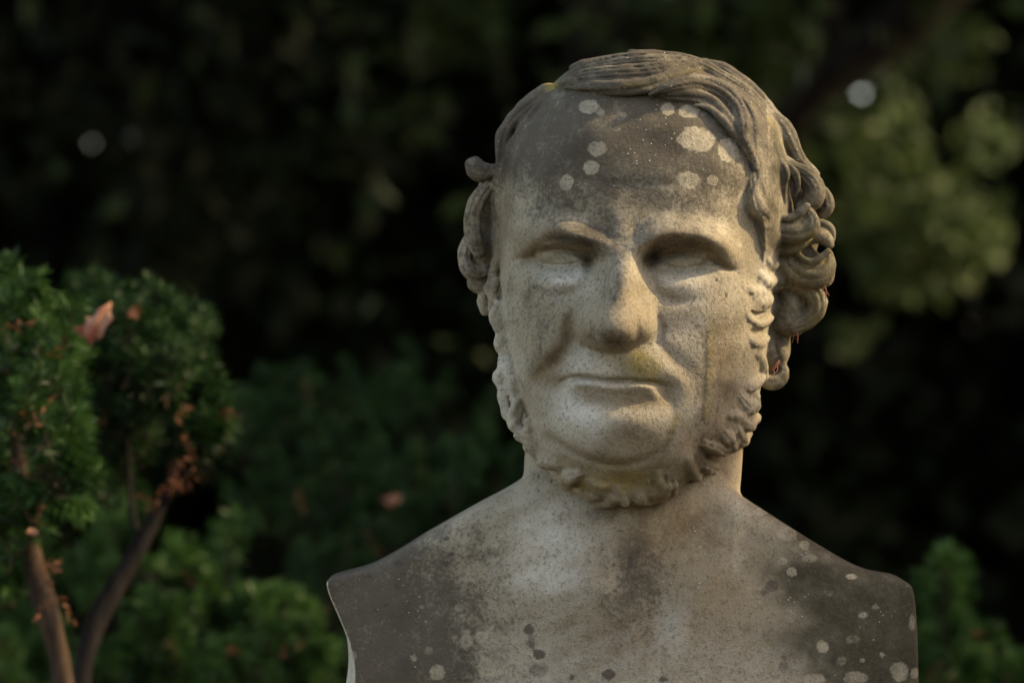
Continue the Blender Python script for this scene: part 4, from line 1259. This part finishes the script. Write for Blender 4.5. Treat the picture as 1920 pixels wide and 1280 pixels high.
# ---- second yew behind it, with the black leaning stem
yB = yew_shrub('yew_shrub', 'upright yew shrub with a black leaning stem, left of the bust',
    [(240, 640, 52, 3.95, 34), (300, 650, 46, 3.97, 30), (190, 690, 48, 4.0, 24), (250, 740, 60, 4.0, 36), (330, 740, 46, 3.98, 30), (372, 770, 34, 3.96, 24), (385, 830, 28, 3.94, 20), (300, 800, 50, 4.05, 24),
     (210, 800, 46, 4.08, 18), (350, 855, 26, 3.95, 12), (250, 880, 50, 4.1, 18), (190, 920, 50, 4.15, 16), (260, 690, 90, 4.15, 50)],
    [(M_BLACKBARK, [(130, 1560, 3.95, 0.013), (150, 1290, 3.95, 0.0125), (178, 1170, 3.96, 0.012), (235, 1070, 3.97, 0.0105), (285, 980, 3.98, 0.0085), (318, 905, 3.98, 0.006), (326, 820, 3.98, 0.004), (322, 720, 3.98, 0.0025), (305, 610, 3.98, 0.0015)]),
     (M_BLACKBARK, [(300, 950, 3.98, 0.005), (350, 885, 3.97, 0.0045), (378, 830, 3.96, 0.003)]),
     (M_BLACKBARK, [(262, 1020, 3.98, 0.004), (245, 940, 4.0, 0.0035), (238, 800, 4.0, 0.0025), (240, 650, 3.98, 0.0015)])],
    M_YEW_DARK, extra=[(232, 690, 228, 545, 3.94), (288, 690, 290, 535, 3.94), (320, 700, 326, 560, 3.94), (300, 690, 306, 600, 3.92), (372, 730, 374, 578, 4.05), (262, 680, 256, 600, 3.94), (200, 680, 196, 620, 3.98),
                       (350, 850, 392, 800, 3.92), (360, 830, 404, 760, 3.93), (330, 820, 370, 790, 3.92), (246, 720, 244, 580, 3.9), (275, 740, 280, 620, 3.9), (316, 760, 322, 640, 3.9), (214, 720, 214, 590, 3.92), (340, 760, 346, 650, 3.92), (386, 800, 396, 690, 3.94), (256, 800, 262, 700, 3.92)])
# ---- low yews further back
yC = yew_shrub('yew_shrub', 'low yew shrub at the bottom left in front of the dark thicket',
    [(330, 1110, 60, 4.5, 30), (400, 1180, 60, 4.5, 44), (480, 1210, 60, 4.5, 50), (300, 1220, 60, 4.45, 40), (540, 1180, 45, 4.6, 34), (560, 1260, 60, 4.5, 44), (430, 1290, 70, 4.4, 60), (220, 1290, 60, 4.5, 36),
     (430, 1050, 40, 4.7, 20), (620, 1330, 70, 4.6, 50), (330, 1380, 100, 4.5, 80), (510, 1400, 110, 4.5, 90), (90, 1230, 70, 4.7, 40), (190, 1120, 60, 4.75, 30), (50, 1100, 60, 4.8, 26), (240, 1030, 50, 4.8, 20), (60, 1340, 90, 4.6, 60), (-60, 1200, 90, 4.7, 50)],
    [(M_YEWBARK, [(380, 1700, 4.6, 0.012), (400, 1420, 4.6, 0.010), (420, 1250, 4.6, 0.006), (430, 1080, 4.7, 0.003)]),
     (M_YEWBARK, [(430, 1220, 4.6, 0.004), (360, 1150, 4.6, 0.0035), (300, 1100, 4.6, 0.003), (270, 1070, 4.65, 0.002)])],
    M_YEW, extra=[(428, 1060, 432, 975, 4.6), (520, 1180, 545, 1110, 4.5), (310, 1110, 320, 1050, 4.5), (480, 1180, 488, 1120, 4.45), (575, 1200, 590, 1140, 4.6)], tint_boost=0.2)
yD = yew_shrub('yew_shrub', 'wide blurred yew shrub rising to the left shoulder of the bust',
    [(470, 860, 70, 5.4, 40), (560, 820, 80, 5.5, 50), (690, 850, 90, 5.4, 60), (780, 830, 60, 5.5, 40), (600, 930, 90, 5.3, 60), (740, 950, 90, 5.2, 70), (850, 950, 70, 5.1, 60), (920, 900, 50, 5.1, 30), (640, 1030, 90, 5.2, 60),
     (520, 990, 70, 5.4, 40), (760, 1040, 70, 5.1, 50), (690, 1120, 90, 5.1, 60), (860, 1060, 70, 5.1, 40), (1000, 960, 70, 5.2, 40), (600, 1180, 100, 5.2, 60), (760, 770, 50, 5.6, 20), (560, 760, 40, 5.6, 14), (450, 780, 26, 5.5, 10), (800, 1250, 160, 5.2, 120), (1050, 1150, 160, 5.3, 100)],
    [(M_YEWBARK, [(700, 2000, 5.4, 0.02), (690, 1500, 5.4, 0.016), (660, 1150, 5.4, 0.010), (640, 900, 5.4, 0.005)]), (M_YEWBARK, [(690, 1500, 5.4, 0.01), (800, 1150, 5.3, 0.007), (860, 950, 5.2, 0.004)])],
    M_YEW_DARK, needles=26, nl=0.016, extra=[(838, 950, 872, 840, 4.9), (848, 930, 900, 800, 5.0), (880, 880, 940, 720, 5.4), (452, 860, 455, 740, 5.2), (770, 800, 772, 650, 5.6), (660, 800, 655, 690, 5.6), (740, 960, 690, 1020, 5.0)])
yE = yew_shrub('yew_shrub', 'small bright yew shoots showing beside the right shoulder',
    [(1772, 1110, 24, 4.7, 14), (1760, 1180, 34, 4.7, 26), (1750, 1250, 42, 4.65, 34), (1810, 1220, 34, 4.8, 20), (1790, 1330, 70, 4.7, 60), (1900, 1290, 34, 4.8, 20), (1700, 1300, 60, 4.8, 40), (1930, 1380, 80, 4.8, 60)],
    [(M_YEWBARK, [(1790, 1700, 4.75, 0.010), (1780, 1350, 4.75, 0.007), (1770, 1150, 4.72, 0.003)])],
    M_YEW, extra=[(1768, 1120, 1776, 1030, 4.6), (1758, 1140, 1750, 1080, 4.6), (1780, 1150, 1792, 1060, 4.62), (1890, 1290, 1890, 1240, 4.7), (1772, 1200, 1776, 1080, 4.6), (1764, 1160, 1768, 1050, 4.62), (1780, 1260, 1784, 1140, 4.6), (1750, 1280, 1752, 1180, 4.6)], tint_boost=0.12)

# brown dead needles hanging in the yews
def dead_sprays(root, table, rng=RNG):
    B, Dr, Ln = [], [], []
    for u, v, r, d, n in table:
        n = max(1, n // 2)
        c = np.array(ray_point(u, v, d))
        B.append(c + rng.normal(size=(n, 3)) * r * S * d / D0 * 0.4)
        Dr.append(unit(rng.normal(size=(n, 3)) + np.array([0, -0.2, 0.0]))); Ln.append(rng.uniform(0.012, 0.03, n))
    v, f, tint, _, _ = yew_shoots(np.vstack(B), np.vstack(Dr), np.concatenate(Ln), 9, 0.009, 0.0026, rng=rng)
    o = mesh_obj('dead_needles', v, f, M_DEAD, root, attrs={'tint': np.clip(tint * 1.5, 0, 1)})
    o['kind'] = 'stuff'
    o['label'] = 'rust brown dead needles'
dead_sprays(yA, [(42, 815, 22, 3.64, 5), (75, 1065, 20, 3.66, 7), (100, 1118, 18, 3.66, 5), (60, 745, 8, 3.66, 2), (10, 620, 8, 3.64, 2), (100, 690, 6, 3.7, 1), (64, 995, 10, 3.64, 2), (60, 860, 16, 3.68, 3)])
dead_sprays(yB, [(330, 895, 14, 3.9, 4), (368, 868, 14, 3.88, 4), (328, 785, 8, 3.9, 2), (322, 845, 12, 3.92, 3), (255, 580, 5, 3.9, 1), (205, 780, 10, 3.94, 2), (300, 960, 14, 3.92, 3), (408, 770, 5, 3.9, 1)])
dead_sprays(yC, [(367, 1098, 9, 4.3, 2), (330, 1252, 12, 4.3, 3), (520, 1230, 12, 4.3, 3), (455, 1225, 10, 4.3, 2), (580, 1180, 16, 4.4, 2)])
dead_sprays(yD, [(738, 934, 14, 4.9, 2), (712, 1040, 12, 4.9, 2), (575, 975, 12, 5.0, 2), (580, 760, 8, 5.2, 1)])
dead_sprays(yE, [(1745, 1268, 12, 4.5, 2), (1840, 1190, 14, 4.6, 1)])

# ---- dead leaf caught on the left yew
def dead_leaf(name, label, outline, d, curl, group=None):
    uv = catmull(np.array(outline + outline[:1], float), 4.0)[:-1]
    c = uv.mean(0)
    rings = []
    for k in (0.0, 0.35, 0.7, 1.0):
        q = c + (uv - c) * max(k, 0.02)
        rings.append(q)
    pts = []
    for q in rings:
        for (a, b) in q:
            z = curl * (((a - c[0]) / 40) ** 2 - 0.6 * ((b - c[1]) / 40) ** 2) + 0.002 * math.sin(a * 0.2 + b * 0.1)
            pts.append(np.array(ray_point(a, b, d)) - np.array(FWD) * z)
    n = len(uv); f = []
    for i in range(3):
        for j in range(n):
            k = (j + 1) % n
            f.append((i * n + j, i * n + k, (i + 1) * n + k, (i + 1) * n + j))
    pts = np.array(pts)
    back = pts + np.array(FWD) * 0.0006
    fv = np.array(f)
    rim = [(3 * n + j, 3 * n + (j + 1) % n, 4 * n + 3 * n + (j + 1) % n, 4 * n + 3 * n + j) for j in range(n)]
    V = np.vstack([pts, back]); Fc = np.vstack([fv, fv[:, ::-1] + 4 * n, np.array(rim)])
    o = mesh_obj(name, V, Fc, M_DEADLEAF, origin=pts.mean(0))
    return tag(o, label, 'leaf', group)
N = Nodes('dead_leaf_tissue'); P_ = N.coords()
N.link(N.mix(N.ramp(N.noise(60, 4, 0.6, P_), 0.40, 0.62), (0.38, 0.19, 0.105), (0.26, 0.085, 0.045)), N.b.inputs['Base Color'])
N.b.inputs['Roughness'].default_value = 0.6
M_DEADLEAF = N.m
dead_leaf('fallen_leaf', 'salmon brown dead leaf caught on top of the left yew',
          [(136, 613), (152, 614), (161, 604), (160, 594), (174, 594), (184, 580), (198, 572), (209, 566), (207, 584), (212, 600), (200, 612), (190, 634), (176, 636), (168, 648), (160, 634), (150, 628)], 3.66, 0.0022)
dead_leaf('fallen_leaf', 'small pale brown dead leaf low in the yew left of the shoulder', [(722, 940), (732, 930), (748, 928), (752, 938), (740, 946), (730, 950)], 4.9, 0.004)
dead_leaf('fallen_leaf', 'tiny tan dead leaf lodged beside the tan stem', [(48, 998), (56, 990), (68, 994), (72, 1000), (60, 1004)], 3.6, 0.003)

# ---- dry red sprigs caught in the curls of the bust
def sprig(label, pts, r=0.0006):
    q = np.array(pts, float)
    w = bust_world(q)
    vv, ff = tube_mesh(curve3(np.hstack([w, np.linspace(r, r * 0.6, len(w))[:, None]]), 0.003), 6)
    parts = [(vv, ff)]
    for i in range(3):
        a = w[0] + RNG.normal(0, 0.0012, 3); b = w[-1] + RNG.normal(0, 0.002, 3)
        t2 = curve3(np.array([list(a) + [r * 0.5], list((a + b) / 2 + RNG.normal(0, 0.001, 3)) + [r * 0.5], list(b) + [r * 0.3]]), 0.003)
        parts.append(tube_mesh(t2, 5))
    V, Fc = merge(parts)
    o = mesh_obj('dry_sprig', V, Fc, M_SPRIG, origin=w.mean(0))
    tag(o, label, 'sprig', 'dry sprigs caught in the carved curls')
N = Nodes('dry_sprig'); N.b.inputs['Base Color'].default_value = (0.20, 0.07, 0.04, 1); N.b.inputs['Roughness'].default_value = 0.7
M_SPRIG = N.m
sprig('red sprig hanging from the lower large curl on the right', [(1552, 522, 44), (1554, 532, 42), (1555, 542, 40), (1556, 555, 38)])
sprig('dark red sprig wedged under the lowest outer curls', [(1502, 616, 26), (1498, 624, 24), (1494, 632, 22)])
sprig('tiny orange sprig in the bottom curl behind the whiskers', [(1470, 680, 0), (1462, 688, 4), (1456, 696, 6)], 0.0007)

# ---- trees
def tree(name, label, x, y, h, trunk_r, crown_c, crown_r, n, size, mat, group, bark=M_BARK, seed=0, limbs=4, lean=0.0, cluster=26, traced=(), boughs=()):
    rng = np.random.default_rng(seed)
    root = empty(name, (x, y, 0))
    tag(root, label, 'tree', group)
    top = np.array([x + lean * h, y, h])
    q = curve3([(x, y, -0.1, trunk_r * 1.35), (x + lean * h * 0.2, y + 0.05, h * 0.25, trunk_r), (x + lean * h * 0.55, y - 0.05, h * 0.6, trunk_r * 0.7), tuple(top) + (trunk_r * 0.15,)], 0.25)
    parts = [tube_mesh(q, 10)]
    cc = np.array(crown_c, float)
    for i in range(limbs):
        k = int(len(q) * (0.35 + 0.5 * i / limbs))
        a = q[k]
        e = cc + sub_cloud(1, rng)[0] * np.array(crown_r) * 0.8
        m = (a[:3] + e) / 2 + rng.normal(0, 0.15, 3)
        parts.append(tube_mesh(curve3([tuple(a[:3]) + (a[3] * 0.5,), tuple(m) + (a[3] * 0.32,), tuple(e) + (a[3] * 0.1,)], 0.25), 7))
    for rows in boughs:
        parts.append(tube_mesh(curve3([tuple(ray_point(u, v_, d)) + (r,) for u, v_, d, r in rows], 0.15), 8))
    v, f = merge(parts)
    mesh_obj('trunk', v, f, bark, root)
    m = cluster * 4
    cl = cc + sub_cloud(m, rng) * np.array(crown_r)
    which = rng.integers(0, m, n)
    c = cl[which] + rng.normal(size=(n, 3)) * np.array(crown_r) * 0.20
    c = c[c[:, 2] > 0.15]
    keep = clear_gaps(c, size * 0.3)
    tint_c = np.clip(rng.normal(0.45, 0.25, m), 0, 1)
    c, which = c[keep], which[:len(keep)][keep] if len(which) == len(keep) else rng.integers(0, m, keep.sum())
    tl = tint_c[which]
    if traced:                        # the leaf clumps the photograph shows, each at its place on an outer bough
        C2, T2 = [], []
        for u, v_, r, d, k, tn_ in traced:
            k = int(k * 0.9)
            q = np.array(ray_point(u, v_, d)) + rng.normal(size=(k, 3)) * np.array([1, 3.2, 1]) * r * 0.5 * S * d / D0
            C2.append(q); T2.append(np.full(k, tn_))  # clump tint paints the lit patches lighter
        C2, T2 = np.vstack(C2), np.concatenate(T2)
        ok = clear_gaps(C2, size * 0.3)
        c = np.vstack([c, C2[ok]]); tl = np.concatenate([tl, T2[ok]])
    v, f = leaf_cloud(c, size, rng=rng)
    tint = np.repeat(np.clip(tl + rng.normal(0, 0.12, len(c)), 0, 1), 4)
    o = mesh_obj('crown', v, f, mat, root, smooth=False, attrs={'tint': tint})
    o['kind'] = 'stuff'
    return root


TG = 'trees in the dark wood behind'
tree('broadleaf_tree', 'unseen tree, its boughs added over the left yews for shade', -2.6, 3.2, 5.5, 0.09, (-1.3, 2.7, 3.9), (1.6, 1.5, 0.6), 16000, 0.08, M_LEAF, TG, seed=11, lean=0.1)  # unseen crowns added overhead to keep skylight off the yews
tree('broadleaf_tree', 'unseen tree, its boughs added over the right yews for shade', 2.9, 3.4, 5.5, 0.09, (1.4, 2.9, 3.9), (1.6, 1.4, 0.6), 16000, 0.08, M_LEAF, TG, seed=12, lean=-0.1)
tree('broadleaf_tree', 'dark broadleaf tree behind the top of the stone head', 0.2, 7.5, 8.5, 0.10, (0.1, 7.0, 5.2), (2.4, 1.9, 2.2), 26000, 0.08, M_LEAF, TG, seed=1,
     traced=[(1310, 130, 60, 10.5, 130, .7), (1420, 150, 60, 10.6, 110, .7), (1230, 30, 50, 10.4, 60, .5), (900, 60, 60, 10.4, 60, .4), (820, 40, 50, 10.4, 60, .8), (1440, 30, 60, 10.6, 80, .6)])
tree('broadleaf_tree', 'olive green tree with bright sky gaps, right of the curls', 2.3, 11.8, 9, 0.09, (0.6, 12.3, 6.9), (1.6, 1.1, 1.7), 14000, 0.08, M_SUNLEAF, TG, seed=2, lean=-0.03,
     traced=[(1600, 290, 100, 13.4, 420, .8), (1500, 300, 66, 13.4, 170, .7), (1680, 290, 60, 13.3, 130, .6), (1640, 150, 66, 13.4, 140, .55), (1790, 90, 60, 13.5, 90, .5), (1560, 90, 50, 13.4, 70, .5), (1740, 420, 90, 13.1, 330, .9),
             (1830, 450, 60, 13.1, 120, .7), (1650, 500, 50, 13.1, 110, .8), (1620, 400, 40, 13.1, 40, .6), (1600, 625, 40, 13.2, 14, .4), (1720, 520, 50, 13.2, 60, .5), (1850, 260, 60, 13.5, 60, .3)],
     boughs=[[(1440, 330, 12.9, .03), (1500, 200, 12.8, .05), (1580, 130, 12.8, .06), (1690, 50, 12.8, .07), (1800, -60, 12.8, .08), (2150, -200, 13.6, .09), (2400, 0, 14.6, .09)], [(1580, 130, 12.8, .03), (1560, 40, 12.8, .035), (1530, -60, 12.8, .04)]])
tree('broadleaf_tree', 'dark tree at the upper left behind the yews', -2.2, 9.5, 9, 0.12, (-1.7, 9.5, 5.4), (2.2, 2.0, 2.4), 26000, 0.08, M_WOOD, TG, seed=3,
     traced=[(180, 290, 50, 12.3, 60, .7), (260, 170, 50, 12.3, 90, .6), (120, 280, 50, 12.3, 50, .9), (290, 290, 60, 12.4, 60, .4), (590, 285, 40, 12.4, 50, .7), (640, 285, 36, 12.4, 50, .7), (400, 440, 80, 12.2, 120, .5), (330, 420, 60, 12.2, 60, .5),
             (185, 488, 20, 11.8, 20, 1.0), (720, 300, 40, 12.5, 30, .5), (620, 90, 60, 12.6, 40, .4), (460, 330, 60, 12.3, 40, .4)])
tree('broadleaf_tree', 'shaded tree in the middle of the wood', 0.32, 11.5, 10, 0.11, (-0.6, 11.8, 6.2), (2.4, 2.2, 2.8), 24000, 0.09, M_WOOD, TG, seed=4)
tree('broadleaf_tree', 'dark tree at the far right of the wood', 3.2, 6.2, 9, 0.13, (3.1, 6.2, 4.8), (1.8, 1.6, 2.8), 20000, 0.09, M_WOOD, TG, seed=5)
# unseen trees added beside the view to shade the wood
for i, (x, y, h, r, cx, cy, cz, rx, ry, rz) in enumerate([(5.0, 3.5, 9, .15, 5.0, 3.6, 5.0, 2.2, 1.8, 3.4), (5.5, 6.2, 10, .15, 5.4, 6.2, 5.4, 2.4, 1.9, 3.8), (-4.5, 6.5, 10, .15, -4.4, 6.5, 5.4, 2.4, 2.6, 3.4), (7.5, 15.5, 13, .16, 7.4, 15.5, 8.0, 2.6, 3.0, 5.2), (6.6, 9.4, 13, .15, 6.5, 9.7, 10.3, 2.4, 2.3, 2.6)]):
    tree('broadleaf_tree', ['tall unseen tree added right of the view for shade', 'second unseen tree added for shade on the right, farther back', 'tall unseen tree added left of the view for shade', 'farthest unseen tree added for shade on the right', 'high crowned unseen tree added right of the view for shade'][i],
         x, y, h, r, (cx, cy, cz), (rx, ry, rz), 13000, 0.24, M_LEAF, 'unseen trees added to shade the wood', seed=20 + i)
# unseen yews added right of the bust, cutting sun off shoulders and shrubs
def shade_yew(x, y, top, rad, seed, label='tall unseen yew added on the right to shade the shoulders'):
    rng = np.random.default_rng(seed)
    root = empty('shade_yew_tree', (x, y, 0))
    tag(root, label, 'tree', 'unseen yews added for shade')
    v, f = tube_mesh(curve3([(x, y, -0.05, 0.06), (x, y, top * 0.5, 0.045), (x, y, top * 0.95, 0.01)], 0.2), 8)
    mesh_obj('trunk', v, f, M_YEWBARK, root)
    n = 9000
    z = rng.uniform(0.1, 1, n)
    a = rng.uniform(0, 2 * np.pi, n)
    r = rad * np.sqrt(rng.uniform(0.02, 1, n)) * np.clip(1.15 - z ** 3, 0.25, 1)
    c = np.stack([x + r * np.cos(a), y + r * np.sin(a), z * top + rng.normal(0, 0.05, n)], 1)
    v, f = leaf_cloud(c, 0.12, 0.4, -0.8, rng)
    mesh_obj('crown', v, f, M_YEW_DARK, root, smooth=False, attrs={'tint': np.repeat(rng.uniform(0.1, 0.7, n), 4)})['kind'] = 'stuff'
shade_yew(2.5, -0.05, 3.30, 0.60, 5)
shade_yew(2.7, 1.3, 3.7, 0.65, 6, 'second unseen yew, added farther back to shade the shrubs')

# ---- far thicket: one mass of leaves
def thicket(name, label, n, xr, yr, h, size, seed, mat, gaps=True):
    rng = np.random.default_rng(seed)
    c = np.stack([rng.uniform(*xr, n), rng.uniform(*yr, n), rng.uniform(0.0, 1, n) ** 0.9 * h], 1)
    c += np.stack([np.sin(c[:, 2] * 4 + c[:, 0] * 2), np.cos(c[:, 0] * 3.1), np.sin(c[:, 0] * 5 + c[:, 1] * 2)], 1) * 0.12
    c[:, 2] *= 1 + 0.12 * np.sin(c[:, 0] * 1.3) + 0.08 * np.sin(c[:, 0] * 3.7)
    if gaps:
        c = c[clear_gaps(c, 0.04)]
    v, f = leaf_cloud(c, size, 0.6, 0.3, rng)
    t = 0.5 + 0.5 * np.sin(c[:, 0] * 2.3 + 1.7 * np.sin(c[:, 2] * 2.1)) * np.cos(c[:, 2] * 2.7 + c[:, 1])
    tint = np.repeat(np.clip(t * 0.8 + rng.normal(0, 0.15, len(c)), 0, 1), 4)
    o = mesh_obj(name, v, f, mat, smooth=False, attrs={'tint': tint}, origin=(np.mean(xr), np.mean(yr), 0))
    tag(o, label, 'thicket', kind='stuff')
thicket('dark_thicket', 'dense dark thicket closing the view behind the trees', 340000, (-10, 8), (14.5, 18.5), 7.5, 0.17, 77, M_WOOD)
thicket('sky_block_thicket', 'unseen thicket added behind the viewer to block low sky', 13000, (-2, 16), (-12, -10), 4.0, 0.5, 78, M_WOOD, False)  # unseen mass added to hold back low skylight from the front
